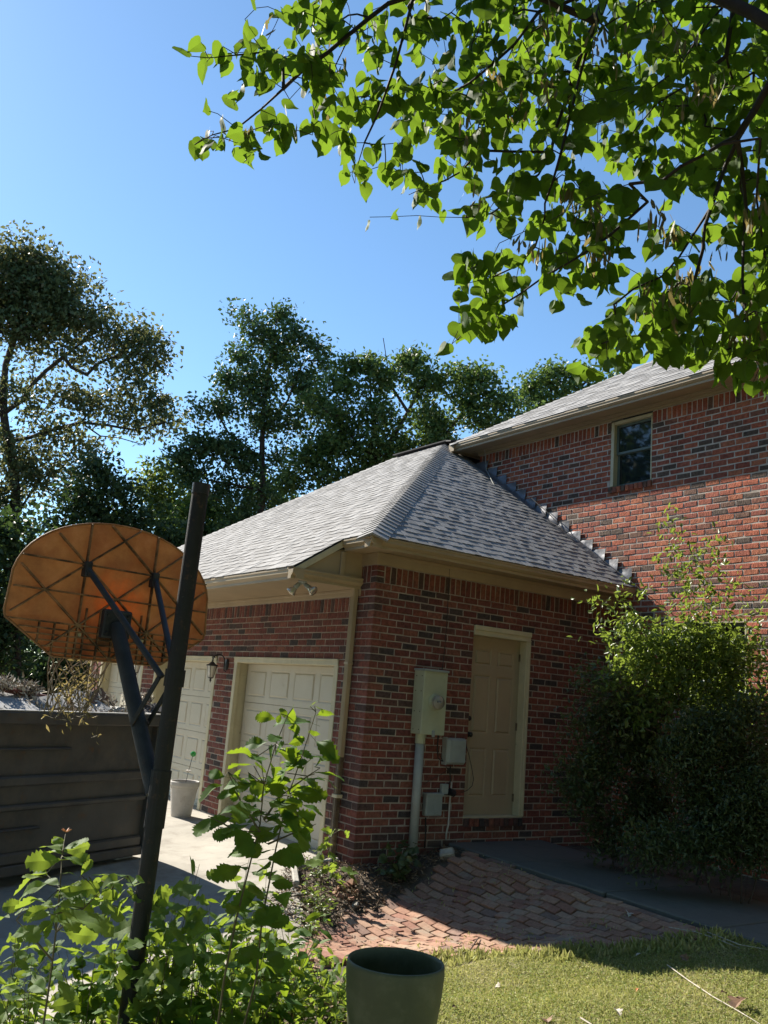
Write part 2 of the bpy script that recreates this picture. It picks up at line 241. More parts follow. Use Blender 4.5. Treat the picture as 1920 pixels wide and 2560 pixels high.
# ------------------------------------------------------------------ mesh builder
class MB:
    def __init__(s): s.v = []; s.f = []; s.t = []; s.cur = 0.0
    def add(s, vs, fs, t=None):
        o = len(s.v); s.v.extend([tuple(map(float, p)) for p in vs])
        s.f.extend([tuple(i + o for i in q) for q in fs]); s.t.extend([s.cur if t is None else t] * len(fs)); return s
    def box(s, a, b, t=None):
        x0, y0, z0 = a; x1, y1, z1 = b
        return s.add([(x0, y0, z0), (x1, y0, z0), (x1, y1, z0), (x0, y1, z0), (x0, y0, z1), (x1, y0, z1), (x1, y1, z1), (x0, y1, z1)],
                     [(0, 3, 2, 1), (4, 5, 6, 7), (0, 1, 5, 4), (1, 2, 6, 5), (2, 3, 7, 6), (3, 0, 4, 7)], t)
    def bbox(s, a, b, c=.006, t=None):
        """box with chamfered edges along its 12 edges (rounded-looking)"""
        a = np.array(a, float); b = np.array(b, float); vs = []
        c = min(c, *(abs(b - a) * .45))
        idx = {}
        for i in (0, 1):
            for j in (0, 1):
                for k in (0, 1):
                    corner = np.array([(a, b)[i][0], (a, b)[j][1], (a, b)[k][2]]); sg = np.array([1 - 2 * i, 1 - 2 * j, 1 - 2 * k])
                    for ax in range(3):
                        q = corner + sg * c; q[ax] = corner[ax]; idx[(i, j, k, ax)] = len(vs); vs.append(q)
        fs = []
        for ax in range(3):
            o = [x for x in range(3) if x != ax]
            for side in (0, 1):
                loop = []
                for p, q in ((0, 0), (1, 0), (1, 1), (0, 1)):
                    key = [0, 0, 0]; key[ax] = side; key[o[0]] = p; key[o[1]] = q; loop.append(idx[(*key, ax)])
                fs.append(tuple(loop))
            for p in (0, 1):
                for q in (0, 1):
                    k0 = [0, 0, 0]; k0[o[0]] = p; k0[o[1]] = q; k1 = list(k0); k1[ax] = 1
                    fs.append((idx[(*k0, o[0])], idx[(*k1, o[0])], idx[(*k1, o[1])], idx[(*k0, o[1])]))
        for i in (0, 1):
            for j in (0, 1):
                for k in (0, 1): fs.append((idx[(i, j, k, 0)], idx[(i, j, k, 1)], idx[(i, j, k, 2)]))
        return s.add(vs, fs, t)
    def frame(s, O, A, B, C, a, b, chamfer=0, t=None):
        """box in a local frame: O origin, A,B,C axes, a..b extents"""
        tmp = MB(); (tmp.bbox(a, b, chamfer) if chamfer else tmp.box(a, b))
        O, A, B, C = map(np.asarray, (O, A, B, C))
        return s.add([O + A * p[0] + B * p[1] + C * p[2] for p in tmp.v], tmp.f, t)
    def tube(s, pts, rad, n=8, t=None, cap=True):
        pts = [np.asarray(p, float) for p in pts]; k = len(pts)
        if np.isscalar(rad): rad = [rad] * k
        T = [norm(pts[min(i + 1, k - 1)] - pts[max(i - 1, 0)]) for i in range(k)]
        a = np.array([0, 0, 1.]) if abs(T[0][2]) < .9 else np.array([1., 0, 0])
        U_ = norm(np.cross(T[0], a)); vs = []
        for i in range(k):
            U_ = norm(U_ - T[i] * (U_ @ T[i])); W = np.cross(T[i], U_)
            for j in range(n):
                an = 2 * math.pi * j / n; vs.append(pts[i] + rad[i] * (math.cos(an) * U_ + math.sin(an) * W))
        fs = [(i * n + j, i * n + (j + 1) % n, (i + 1) * n + (j + 1) % n, (i + 1) * n + j) for i in range(k - 1) for j in range(n)]
        if cap: fs += [tuple(range(n - 1, -1, -1)), tuple((k - 1) * n + j for j in range(n))]
        return s.add(vs, fs, t)
    def lathe(s, C, prof, n=24, sx=1.0, sy=1.0, t=None, ax=None):
        """revolve profile [(r,z)] around vertical axis at C"""
        C = np.asarray(C, float); vs = []
        A, B, Z = ax if ax else (np.array([1., 0, 0]), np.array([0, 1., 0]), np.array([0, 0, 1.]))
        for r, z in prof:
            for j in range(n):
                an = 2 * math.pi * j / n; vs.append(C + A * r * sx * math.cos(an) + B * r * sy * math.sin(an) + Z * z)
        fs = [(i * n + j, i * n + (j + 1) % n, (i + 1) * n + (j + 1) % n, (i + 1) * n + j) for i in range(len(prof) - 1) for j in range(n)]
        return s.add(vs, fs, t)
    def extr(s, prof, path_a, path_b, X, Y, t=None, ends=True):
        """extrude 2D profile (p,q)->X*p+Y*q from point a to b"""
        k = len(prof); X = np.asarray(X, float); Y = np.asarray(Y, float)
        vs = [np.asarray(path_a) + X * p + Y * q for p, q in prof] + [np.asarray(path_b) + X * p + Y * q for p, q in prof]
        fs = [(i, (i + 1) % k, (i + 1) % k + k, i + k) for i in range(k)]
        if ends: fs += [tuple(range(k - 1, -1, -1)), tuple(range(k, 2 * k))]
        return s.add(vs, fs, t)
    def build(s, name, mat, parent=None, smooth=False, origin=None, tint=True):
        me = bpy.data.meshes.new(name)
        v = np.array(s.v, float)
        if origin is not None: v = v - np.asarray(origin)
        me.from_pydata(v.tolist(), [], s.f)
        if tint:
            a = me.attributes.new('tint', 'FLOAT', 'FACE'); a.data.foreach_set('value', np.array(s.t, np.float32))
        if smooth: me.polygons.foreach_set('use_smooth', [True] * len(me.polygons))
        me.materials.append(mat); me.update()
        o = bpy.data.objects.new(name, me); COL.objects.link(o)
        if origin is not None: o.location = tuple(map(float, origin))
        if parent is not None:
            o.parent = parent; o.matrix_parent_inverse = Matrix.Identity(4)
            o.location = Vector(o.location) - world_loc(parent)
        return o
def world_loc(o):
    l = Vector((0, 0, 0))
    while o is not None: l = l + Vector(o.location); o = o.parent
    return l
def fast_mesh(name, V, F, mat, tint=None, parent=None, smooth=False):
    """V (n,3), F (m,k) same-size faces, tint per face; world coordinates"""
    me = bpy.data.meshes.new(name); k = F.shape[1]
    if parent is not None: V = V - np.array(world_loc(parent))
    me.vertices.add(len(V)); me.vertices.foreach_set('co', V.astype(np.float32).ravel())
    me.loops.add(F.size); me.loops.foreach_set('vertex_index', F.astype(np.int32).ravel())
    me.polygons.add(len(F)); me.polygons.foreach_set('loop_start', np.arange(0, F.size, k, dtype=np.int32))
    try: me.polygons.foreach_set('loop_total', np.full(len(F), k, dtype=np.int32))
    except Exception: pass
    me.update(calc_edges=True)
    a = me.attributes.new('tint', 'FLOAT', 'FACE')
    if tint is not None: a.data.foreach_set('value', tint.astype(np.float32))
    me.polygons.foreach_set('use_smooth', [bool(smooth)] * len(F))
    me.materials.append(mat)
    o = bpy.data.objects.new(name, me); COL.objects.link(o)
    if parent is not None: o.parent = parent
    return o
def thing(name, label, cat, loc=(0, 0, 0), group=None):
    o = bpy.data.objects.new(name, None); COL.objects.link(o); o.location = tuple(map(float, loc)); o.empty_display_size = .1
    o['label'] = label; o['category'] = cat
    if group: o['group'] = group
    return o
def tag(o, label, cat, group=None):
    o['label'] = label; o['category'] = cat
    if group: o['group'] = group
    return o
def kind(o, k, label=None):
    o['kind'] = k
    if label: o['label'] = label
    return o
def sub(name, label, parent):                      # an Empty part that carries sub-parts
    o = bpy.data.objects.new(name, None); COL.objects.link(o); o.parent = parent
    if label: o['label'] = label
    return o

X3, Y3, Z3 = np.array([1., 0, 0]), np.array([0, 1., 0]), np.array([0, 0, 1.])

# ------------------------------------------------------------------ ground
def grid(x0, x1, y0, y1, st, off=0.0, inside=None):
    xs = np.arange(x0, x1 + 1e-6, st); ys = np.arange(y0, y1 + 1e-6, st)
    X, Y = np.meshgrid(xs, ys, indexing='ij'); Z = G(X, Y) + (off(X, Y) if callable(off) else off)
    V = np.stack([X, Y, Z], -1).reshape(-1, 3); ny = len(ys); nx = len(xs)
    i, j = np.meshgrid(np.arange(nx - 1), np.arange(ny - 1), indexing='ij')
    F = np.stack([i * ny + j, (i + 1) * ny + j, (i + 1) * ny + j + 1, i * ny + j + 1], -1).reshape(-1, 4)
    if inside is not None:
        c = V[F].mean(1); F = F[inside(c[:, 0], c[:, 1])]
        used, inv = np.unique(F, return_inverse=True); V = V[used]; F = inv.reshape(F.shape)
    return V, F
def rnoise(X, Y, s=1.0, seed=0):
    r = np.random.default_rng(seed); out = 0
    for k in range(6):
        a = r.uniform(0, 6.28); fr = s * r.uniform(.6, 2.4); ph = r.uniform(0, 6.28)
        out = out + np.sin((X * math.cos(a) + Y * math.sin(a)) * fr + ph) / 6
    return out
def pip(poly):
    P = np.array(poly, float)
    def f(x, y):
        x = np.asarray(x, float); y = np.asarray(y, float); c = np.zeros(x.shape, bool); j = len(P) - 1
        for i in range(len(P)):
            xi, yi = P[i]; xj, yj = P[j]
            with np.errstate(divide='ignore', invalid='ignore'):
                hit = ((yi > y) != (yj > y)) & (x < (xj - xi) * (y - yi) / (yj - yi + 1e-12) + xi)
            c ^= hit; j = i
        return c
    return f
# far terrain ring + fine near sheet
st = np.concatenate([-np.geomspace(300, 12, 18), np.linspace(-11, 11, 23), np.geomspace(12, 300, 18)])
XX, YY = np.meshgrid(st, st, indexing='ij'); ZZ = G(XX, YY) - .03
near_mask = (np.abs(XX + 1) < 8) & (np.abs(YY) < 9); ZZ = ZZ - .12 * near_mask
V = np.stack([XX, YY, ZZ], -1).reshape(-1, 3); n_ = len(st)
ii, jj = np.meshgrid(np.arange(n_ - 1), np.arange(n_ - 1), indexing='ij')
Fg = np.stack([ii * n_ + jj, (ii + 1) * n_ + jj, (ii + 1) * n_ + jj + 1, ii * n_ + jj + 1], -1).reshape(-1, 4)
kind(fast_mesh('terrain', V, Fg, M['soil'], smooth=True), 'structure')
V, Fg = grid(-9, 7, -9.5, 11, .09, lambda X, Y: -.012 + .008 * rnoise(X, Y, 5, 1))
kind(fast_mesh('ground', V, Fg, M['soil'], smooth=True), 'structure')
pl = lambda pts: [tuple(gpx(*p)[:2]) for p in pts]
# driveway: concrete up to the doors, its right edge beside the weedy corner bed
dr_edge = pl([(732, 2172), (738, 2205), (752, 2245), (760, 2300), (752, 2380), (700, 2440)])
DRIVE = [(.19, 10.5), (.19, .62), (-.02, .58)] + dr_edge + [(-3.2, -3.4), (-5, -5.5), (-9, -7), (-9, 10.5)]
fd = pip(DRIVE)
V, Fg = grid(-9, .3, -7, 10.5, .06, .012, fd)
kind(fast_mesh('driveway', V, Fg, M['concrete'], smooth=True), 'structure')
# driveway expansion joint
jb = MB(); ja = gpx(704, 2283, .014); jc = gpx(756, 2297, .014); jb.tube([ja + Z3 * .0, jc], .006, 4)
# lawn sheet
GB = pl([(812, 2408), (1000, 2402), (1110, 2396), (1173, 2391), (1356, 2385), (1500, 2374), (1620, 2364), (1750, 2347)])
LAWN = GB + [(1.22, GB[-1][1]), (1.22, -9.3), (-7, -9.3), (-4.4, -5.2), (-2.9, -4.1), (-2.2, -3.3)]
fl = pip(LAWN)
V, Fg = grid(-8, 1.25, -9.4, -2.6, .08, lambda X, Y: .006 + .012 * rnoise(X, Y, 9, 3), fl)
kind(fast_mesh('lawn', V, Fg, M['turf'], smooth=True), 'structure')

# brick patio: pavers individually laid, courses long along Y
patio = kind(MB().box((-2.3, -3.15, -.9), (-2.29, -3.14, -.89)).build('brick_patio', M['soil']), 'structure')
bpy.data.objects.remove(patio)
PAT = [(-2.35, -2.75), (-1.2, -1.25), (-.75, -1.0), (-.32, -.8), (.15, -.62), (1.2, -.45), (1.2, GB[-1][1] - .02)] + [(x, y - .02) for x, y in GB[::-1]]
fp = pip(PAT)
V, Fg = grid(-2.4, 1.26, -3.6, -.4, .06, .004, fp)
patio = kind(fast_mesh('brick_patio', V, Fg, M['mulch'], smooth=True), 'structure')
PW, PL_ = .094, .19
pav = []
for i, x in enumerate(np.arange(-2.5, 1.2, PW)):
    for k in range(-2, 19):
        y = -3.5 + (k + (.5 if i % 2 else 0)) * PL_
        cx, cy = x + PW / 2, y + PL_ / 2
        cx += .018 * math.sin(cy * 2.1)
        if not fp(np.array([cx]), np.array([cy]))[0]: continue
        if rng.random() < .012: continue
        gz = float(G(cx, cy)); ex = float(G(cx + .05, cy) - G(cx - .05, cy)) / .1; ey = float(G(cx, cy + .05) - G(cx, cy - .05)) / .1
        ex += rng.normal(0, .010); ey += rng.normal(0, .009)
        pav.append((cx, cy, gz + .026 + rng.normal(0, .0028), ex, ey, rng.normal(0, .012), rng.random()))
pav_var = []
for k in range(10):
    mb = MB(); mb.bbox((-PW / 2 + .004, -PL_ / 2 + .004, -.05), (PW / 2 - .004, PL_ / 2 - .004, 0), .005)
    me_o = mb.build('paver_mesh', M['paver']); me = me_o.data
    me.attributes['tint'].data.foreach_set('value', np.full(len(me.polygons), (k + .5) / 10, np.float32)); bpy.data.objects.remove(me_o); pav_var.append(me)
def pav_area(p):
    a = np.array([(p[0] - .05, p[1] - .1, p[2]), (p[0] + .05, p[1] - .1, p[2]), (p[0] + .05, p[1] + .1, p[2]), (p[0] - .05, p[1] + .1, p[2])]); return screen_area(a)
pav.sort(key=lambda p: -pav_area(p))
rest = MB()
for i, (cx, cy, z, ex, ey, rz, t) in enumerate(pav):
    Mx = Matrix.Translation((cx, cy, z)) @ Matrix(((1, 0, 0, 0), (0, 1, 0, 0), (ex, ey, 1, 0), (0, 0, 0, 1))) @ Matrix.Rotation(rz, 4, 'Z')
    if i < 300:
        o = bpy.data.objects.new('paver', pav_var[int(t * 10) % 10]); COL.objects.link(o); o.parent = patio
        nrm = Vector((-ex, -ey, 1)).normalized(); o.matrix_local = Matrix.Translation((cx, cy, z)) @ nrm.to_track_quat('Z', 'Y').to_matrix().to_4x4() @ Matrix.Rotation(rz, 4, 'Z')
        q = nrm.to_track_quat('Z', 'Y').to_matrix()
        # keep the long side along Y
        xa = Vector((1, 0, ex)).normalized(); ya = nrm.cross(xa); o.matrix_local = Matrix(((xa.x, ya.x, nrm.x, cx), (xa.y, ya.y, nrm.y, cy), (xa.z, ya.z, nrm.z, z), (0, 0, 0, 1))) @ Matrix.Rotation(rz, 4, 'Z')
    else:
        tmp = MB(); tmp.bbox((-PW / 2 + .004, -PL_ / 2 + .004, -.05), (PW / 2 - .004, PL_ / 2 - .004, 0), .005)
        rest.add([tuple(Mx @ Vector(v)) for v in tmp.v], tmp.f, t)
if rest.v: kind(rest.build('paver', M['paver'], patio), 'stuff')

# concrete walkway: slabs with recessed joints, top falling gently away from the house
walk = kind(MB().box((1.27, -6.4, -.3), (2.75, -.02, -.05)).build('walkway', M['soil']), 'structure')
def slab(x0, x1, y0, y1, zt):
    mb = MB(); n = 8; mb.bbox((x0, y0, -.2), (x1, y1, 0), .012)
    vs = [(x, y, (z + zt(y) if z > -.1 else z)) for x, y, z in mb.v]
    m2 = MB(); m2.add(vs, mb.f); o = m2.build('slab', M['walk'], walk, origin=((x0 + x1) / 2, (y0 + y1) / 2, 0)); return o
zt = lambda y: .17 + .022 * (y)
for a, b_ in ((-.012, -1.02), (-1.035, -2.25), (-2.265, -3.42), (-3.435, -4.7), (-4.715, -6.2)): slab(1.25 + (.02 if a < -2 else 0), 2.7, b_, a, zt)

# ------------------------------------------------------------------ the brickwork
CH = .0782; BL = .2135; S0 = 2.935; ZA = 3.134; ZB = 2.791; XC = 3.971
class Rec:
    __slots__ = ('O', 'S', 'Nn', 'w', 'h', 'd', 't', 'mat', 'area')
def brick_geo(mb, O, S, Nn, w, h, d, t, jit):
    """brick whose front centre is at O; S along, Z up, Nn outward; w,h face size, d depth"""
    j = lambda: rng.normal(0, jit)
    c = .006; w2, h2 = w / 2, h / 2
    vs = []
    for dep, cw in ((-d, 0), (-c, 0), (0, c)):
        for sx, sz in ((-1, -1), (1, -1), (1, 1), (-1, 1)):
            jw = 0 if dep < -.03 else 1
            vs.append(O + S * (sx * (w2 - cw) + j() * jw) + Z3 * (sz * (h2 - cw) + j() * jw * .7) + Nn * (dep + (rng.normal(0, .0012) if dep == 0 else 0)))
    fs = [(0, 1, 5, 4), (1, 2, 6, 5), (2, 3, 7, 6), (3, 0, 4, 7), (4, 5, 9, 8), (5, 6, 10, 9), (6, 7, 11, 10), (7, 4, 8, 11), (8, 9, 10, 11)]
    mb.add(vs, fs, t)
def emit_bricks(recs, parent, mats, limit, jit=.0016):
    for r in recs:
        a = r.O - r.S * r.w / 2 - Z3 * r.h / 2; r.area = screen_area(np.array([a, a + r.S * r.w, a + r.S * r.w + Z3 * r.h, a + Z3 * r.h]))
    recs.sort(key=lambda r: -r.area)
    rest = {}; cache = {}
    for i, r in enumerate(recs):
        if i < limit:
            key = (round(r.w, 2), round(r.h, 2), round(r.d, 2), tuple(np.round(r.S, 1)), tuple(np.round(r.Nn, 1)), int(r.t * 14), r.mat)
            if key not in cache:
                mb = MB(); brick_geo(mb, np.zeros(3), r.S, r.Nn, r.w, r.h, r.d, r.t, jit); o = mb.build('brick', mats[r.mat]); cache[key] = o.data; bpy.data.objects.remove(o)
            o = bpy.data.objects.new('brick', cache[key]); COL.objects.link(o); o.parent = parent; o.location = Vector(r.O.tolist()) - world_loc(parent)
        else:
            if r.mat not in rest: rest[r.mat] = MB()
            brick_geo(rest[r.mat], r.O, r.S, r.Nn, r.w, r.h, r.d, r.t, jit)
    for k, mb in rest.items(): kind(mb.build('brick', mats[k], parent), 'stuff')
def tint_pick():
    r = rng.random()
    if r < .76: return rng.uniform(0, .66)
    if r < .90: return rng.uniform(.66, .86)
    return rng.uniform(.86, .999)
def mk(O, S, Nn, w, h, d, mat, t=None):
    r = Rec(); r.O = np.asarray(O, float) + Nn * rng.normal(0, .0006); r.S = S; r.Nn = Nn; r.w = w; r.h = h; r.d = d; r.t = tint_pick() if t is None else t; r.mat = mat; return r
P_ = .006       # bricks stand this proud of the mortar
J = .0125
def course(recs, z, a, b, off, base, S, Nn, mat, proud=P_, h=None):
    """one course from a to b along S; base gives the wall plane origin; off pattern offset"""
    h = h or (CH - J)
    k = math.floor((a - off) / BL); s = off + k * BL
    while s < b - .02:
        s0 = max(a, s); s1 = min(b, s + BL - J)
        if s1 - s0 > .045:
            if s1 > b - .03: s1 = b
            recs.append(mk(base + S * ((s0 + s1) / 2) + Z3 * z + Nn * proud, S, Nn, s1 - s0, h, .1, mat))
        s += BL
def soldiers(recs, z0, z1, a, b, base, S, Nn, mat, pitch=.0785, proud=P_):
    n = max(1, round((b - a) / pitch)); p = (b - a) / n
    for i in range(n): recs.append(mk(base + S * (a + (i + .5) * p) + Z3 * ((z0 + z1) / 2 - .003) + Nn * proud, S, Nn, p - J, z1 - z0 - J, .1, mat))
def minus(a, b, holes):
    out = [(a, b)]
    for h0, h1 in holes:
        nx = []
        for p, q in out:
            if h1 <= p or h0 >= q: nx.append((p, q)); continue
            if h0 > p: nx.append((p, h0))
            if h1 < q: nx.append((h1, q))
        out = nx
    return out
BM = {0: M['brick'], 1: M['brick_rough_sunlit']}
garage = thing('brick_garage', 'red brick garage wing with grey hip roof, three cream garage doors and side door', 'garage')
house = thing('brick_house', 'two-storey red brick main house rising behind the garage, upstairs window under the eave', 'house')
recs = []
OA = np.zeros(3); nA = -Y3; nB = -X3
DA = (1.456, 2.379, .432, 2.622)            # service door opening x0,x1,z0,z1
GD = [(.613, 3.297), (3.885, 6.26), (6.80, 9.05)]; ZG = 2.075; YE = 9.55
ncs = 41
for i in range(ncs):
    zt_ = S0 - i * CH; zc = zt_ - CH / 2
    holesA = [(DA[0], DA[1])] if DA[2] - .1 < zc < DA[3] else []
    ev = i % 2 == 0
    # corner brick shared by both faces
    if ev:
        w = BL - J + P_; recs.append(mk(OA + X3 * (w / 2 - P_) + Z3 * zc - Y3 * P_, X3, nA, w, CH - J, .1 + P_, 0)); a0, b0 = BL, .1 + J
    else:
        w = BL - J + P_; recs.append(mk(OA + Y3 * (w / 2 - P_) + Z3 * zc - X3 * P_, Y3, nB, w, CH - J, .1 + P_, 0)); a0, b0 = .1 + J, BL
    for p, q in minus(a0, XC - .01, holesA): course(recs, zc, p, q, a0 - (0 if ev else 0), OA, X3, nA, 0)
    # wall B
    hB = [g for g in GD] if zc < ZG else []
    for p, q in minus(b0, YE, hB):
        if zc > S0 - 4 * CH and p < 1:      # above the low soffit only the corner strip shows
            q = min(q, .5) if zc > ZB - .17 else q
        course(recs, zc, p, q, b0, OA, Y3, nB, 0)
soldiers(recs, S0, ZA, .1 + J, XC - .01, OA, X3, nA, 0)
soldiers(recs, S0, ZA, BL * .0 + .115, .5, OA, Y3, nB, 0)
for r_ in range(3): recs.append(mk(OA + X3 * (.05 - P_ / 2) + Z3 * (S0 + (ZA - S0) / 6 + r_ * (ZA - S0) / 3 - .003) - Y3 * P_, X3, nA, .1 + P_ - .0, (ZA - S0) / 3 - J, .1 + P_, 0))
soldiers(recs, S0 - 4 * CH + .0, ZB, .5 + J, YE, OA, Y3, nB, 0)
soldiers(recs, DA[2] - .1, DA[2] - .002, DA[0], DA[1], OA, X3, nA, 0, proud=.03)       # rowlock sill under the service door
# remove ordinary courses that would sit in the rowlock or in the low soldier row
recs = [r for r in recs if not (abs(r.Nn[1]) > .5 and r.h < .08 and r.w > .1 and DA[0] < r.O[0] < DA[1] and DA[2] - .1 < r.O[2] < DA[2])]
recs = [r for r in recs if not (abs(r.Nn[0]) > .5 and r.h < .08 and r.O[1] > .5 and r.O[2] > S0 - 4 * CH)]
emit_bricks(recs, garage, BM, 300, jit=.0026)

# mortar bodies of the garage walls, with openings
def wall_boxes(mb, axis, a, b, z0, z1, openings, thick, base):
    """axis 'x': wall along x at y=base..base+thick; 'y': along y at x=base..base+thick"""
    def bx(s0, s1, p0, p1):
        if s1 - s0 < 1e-4 or p1 - p0 < 1e-4: return
        if axis == 'x': mb.box((s0, base, p0), (s1, base + thick, p1))
        else: mb.box((base, s0, p0), (base + thick, s1, p1))
    cur = a
    for o0, o1, oz0, oz1 in sorted(openings):
        bx(cur, o0, z0, z1); bx(o0, o1, oz1, z1); bx(o0, o1, z0, oz0); cur = o1
    bx(cur, b, z0, z1)
e = .007
mb = MB(); wall_boxes(mb, 'x', .0, XC, -.4, 3.30, [(DA[0] - e, DA[1] + e, DA[2] - .0, DA[3] + e)], .22, 0.0)
mb.build('side_wall', M['mortar'], garage)
mb = MB(); wall_boxes(mb, 'y', .2201, YE - e, -.4, 3.05, [(g0 - e, g1 + e, -.4, ZG + e) for g0, g1 in GD], .22, 0.0); mb.box((0, .2201, 3.05), (.219, .6, 3.3))
mb.box((.2, YE - .2, -.4), (7.5, YE - .01, 3.0)); mb.box((7.3, .25, -.4), (7.5, YE - .2, 3.0)); mb.build('front_wall', M['mortar'], garage)
mb = MB(); mb.bbox((-.035, YE + .0, -.1), (.2, YE + .09, 2.8), .006); mb.build('corner_board', M['tan'], garage)
# dark interior so that nothing glows through gaps
# ------------------------------------------------------------------ doors
def raised_panel(mb, O, S, Nn, s0, s1, z0, z1, lift=.012, bev=.02):
    a = [(s0, z0), (s1, z0), (s1, z1), (s0, z1)]; b_ = [(s0 + bev, z0 + bev), (s1 - bev, z0 + bev), (s1 - bev, z1 - bev), (s0 + bev, z1 - bev)]
    c = [(s0 + bev * 1.8, z0 + bev * 1.8), (s1 - bev * 1.8, z0 + bev * 1.8), (s1 - bev * 1.8, z1 - bev * 1.8), (s0 + bev * 1.8, z1 - bev * 1.8)]
    vs = [O + S * p + Z3 * q + Nn * 0.0005 for p, q in a] + [O + S * p + Z3 * q - Nn * .008 for p, q in b_] + [O + S * p + Z3 * q + Nn * (lift - .006) for p, q in c]
    fs = []
    for k in range(4):
        n = (k + 1) % 4; fs += [(k, n, n + 4, k + 4), (k + 4, n + 4, n + 8, k + 8)]
    fs.append((8, 9, 10, 11)); mb.add(vs, fs)
def panelled_face(mb, O, S, Nn, s0, s1, z0, z1, cells):
    """flat face split around cells so that the recessed panels are real"""
    ss = sorted({s0, s1} | {c[0] for c in cells} | {c[1] for c in cells}); zz = sorted({z0, z1} | {c[2] for c in cells} | {c[3] for c in cells})
    for i in range(len(ss) - 1):
        for k in range(len(zz) - 1):
            cs, cz = (ss[i] + ss[i + 1]) / 2, (zz[k] + zz[k + 1]) / 2
            if any(c[0] < cs < c[1] and c[2] < cz < c[3] for c in cells): continue
            mb.add([O + S * ss[i] + Z3 * zz[k], O + S * ss[i + 1] + Z3 * zz[k], O + S * ss[i + 1] + Z3 * zz[k + 1], O + S * ss[i] + Z3 * zz[k + 1]], [(0, 1, 2, 3)])
    for c in cells: raised_panel(mb, O, S, Nn, *c)
for gi, (g0, g1) in enumerate(GD):
    lab = ['nearest cream sectional garage door, beside the downspout', 'middle cream sectional garage door behind the white pot', 'farthest cream sectional garage door behind the dumpster'][gi]
    xd = .165; cw = .085
    d = sub('garage_door', lab, garage)
    yy0, yy1 = g0 + cw, g1 - cw; zb, ztp = -.06, ZG - .075; nsec = 4; hs = (ztp - zb) / nsec
    for k in range(nsec):
        mb = MB(); z0, z1 = zb + k * hs + .003, zb + (k + 1) * hs - .003
        ncol = 4; wcol = (yy1 - yy0) / ncol
        cells = [(yy0 + c_ * wcol + .06, yy0 + (c_ + 1) * wcol - .06, z0 + .075, z1 - .075) for c_ in range(ncol)]
        panelled_face(mb, np.array([xd, 0, 0]), Y3, nB, yy0, yy1, z0, z1, cells)
        mb.box((xd + .012, yy0, z0), (xd + .04, yy1, z1)); mb.add([(xd, yy0, z1), (xd, yy1, z1), (xd + .012, yy1, z1 + .002), (xd + .012, yy0, z1 + .002)], [(0, 1, 2, 3)])
        mb.add([(xd, yy0, z0), (xd, yy1, z0), (xd + .012, yy1, z0 - .002), (xd + .012, yy0, z0 - .002)], [(3, 2, 1, 0)])
        mb.build('door_section', M['cream'], d)
    mb = MB(); mb.bbox((xd - .004, yy0 + .01, zb - .03), (xd + .03, yy1 - .01, zb + .001), .004); mb.build('bottom_seal', M['black'], d)
    mb = MB()
    for (a, b_) in ((g0 - .003, g0 + cw), (g1 - cw, g1 + .003)):
        mb.bbox((-.012, a, -.08), (.05, b_, ZG), .006); mb.bbox((.05, a, -.08), (xd + .05, b_ - .035 if a == g0 - .003 else b_, ZG - .01), .004) if a == g0 - .003 else mb.bbox((.05, a + .035, -.08), (xd + .05, b_, ZG - .01), .004)
    mb.bbox((-.02, g0 - .003, ZG - .07), (.055, g1 + .003, ZG + .004), .006); mb.bbox((.055, g0 + .02, ZG - .075), (xd + .05, g1 - .02, ZG - .012), .004)
    mb.bbox((-.03, g0 - .003, ZG - .018), (-.018, g1 + .003, ZG + .006), .004)
    mb.build('door_casing', M['trimlight'], d)
# service door
sd = sub('side_door', 'tan six-panel service door beside the meter box', garage)
x0, x1 = DA[0] + .02, DA[1] - .065; z0, z1 = DA[2] + .01, DA[3] - .115; yd = .10
OD = np.array([0, yd, 0]); w = (x1 - x0)
cols_ = [(x0 + .12 * w, x0 + .44 * w), (x0 + .56 * w, x0 + .88 * w)]; H = z1 - z0
cells = [(a, b_, z0 + p * H, z0 + q * H) for a, b_ in cols_ for p, q in ((.10, .37), (.45, .78), (.835, .93))]
mb = MB(); panelled_face(mb, OD, X3, nA, x0, x1, z0, z1, cells); mb.box((x0, yd + .012, z0), (x1, yd + .045, z1)); mb.box((x0 - .001, yd + .0005, z0 - .001), (x0 + .002, yd + .04, z1)); mb.build('door_leaf', M['door'], sd)
mb = MB(); mb.bbox((DA[0] - .003, -.02, z1), (DA[1] + .003, yd + .05, DA[3]), .006); mb.bbox((DA[0] - .003, -.034, z1 + .06), (DA[1] + .003, -.018, DA[3] + .003), .005); mb.bbox((DA[0] - .003, -.03, z1 + .002), (DA[1] + .003, -.018, z1 + .016), .004)
mb.bbox((x1, -.014, z0), (DA[1] + .003, yd + .05, z1), .006); mb.bbox((x1 + .028, -.026, z0), (DA[1] + .003, -.0135, z1), .005)
mb.bbox((DA[0] - .003, .04, z0), (x0, yd + .05, z1), .004); mb.build('door_frame', M['trimlight'], sd)
mb = MB(); mb.bbox((DA[0], -.01, DA[2] - .004), (DA[1], yd + .06, DA[2] + .012), .003); mb.build('threshold', M['trimlight'], sd)
for nm, px in (('door_knob', (1176, 1836)), ('deadbolt', (1177, 1796))):
    p = ony(px[0], px[1], yd); px_ = x0 + .07; mb = MB(); C0 = np.array([px_, yd, p[2]])
    ax = (X3, Z3, nA)
    if nm == 'door_knob': mb.lathe(C0, [(0.001, .0), (.032, .001), (.032, .008), (.012, .012), (.012, .03), (.026, .038), (.03, .052), (.022, .064), (.001, .067)], 16, ax=ax)
    else: mb.lathe(C0, [(.001, 0), (.03, .001), (.028, .016), (.022, .02), (.001, .021)], 16, ax=ax)
    mb.build(nm, M['black'], sd, smooth=True)
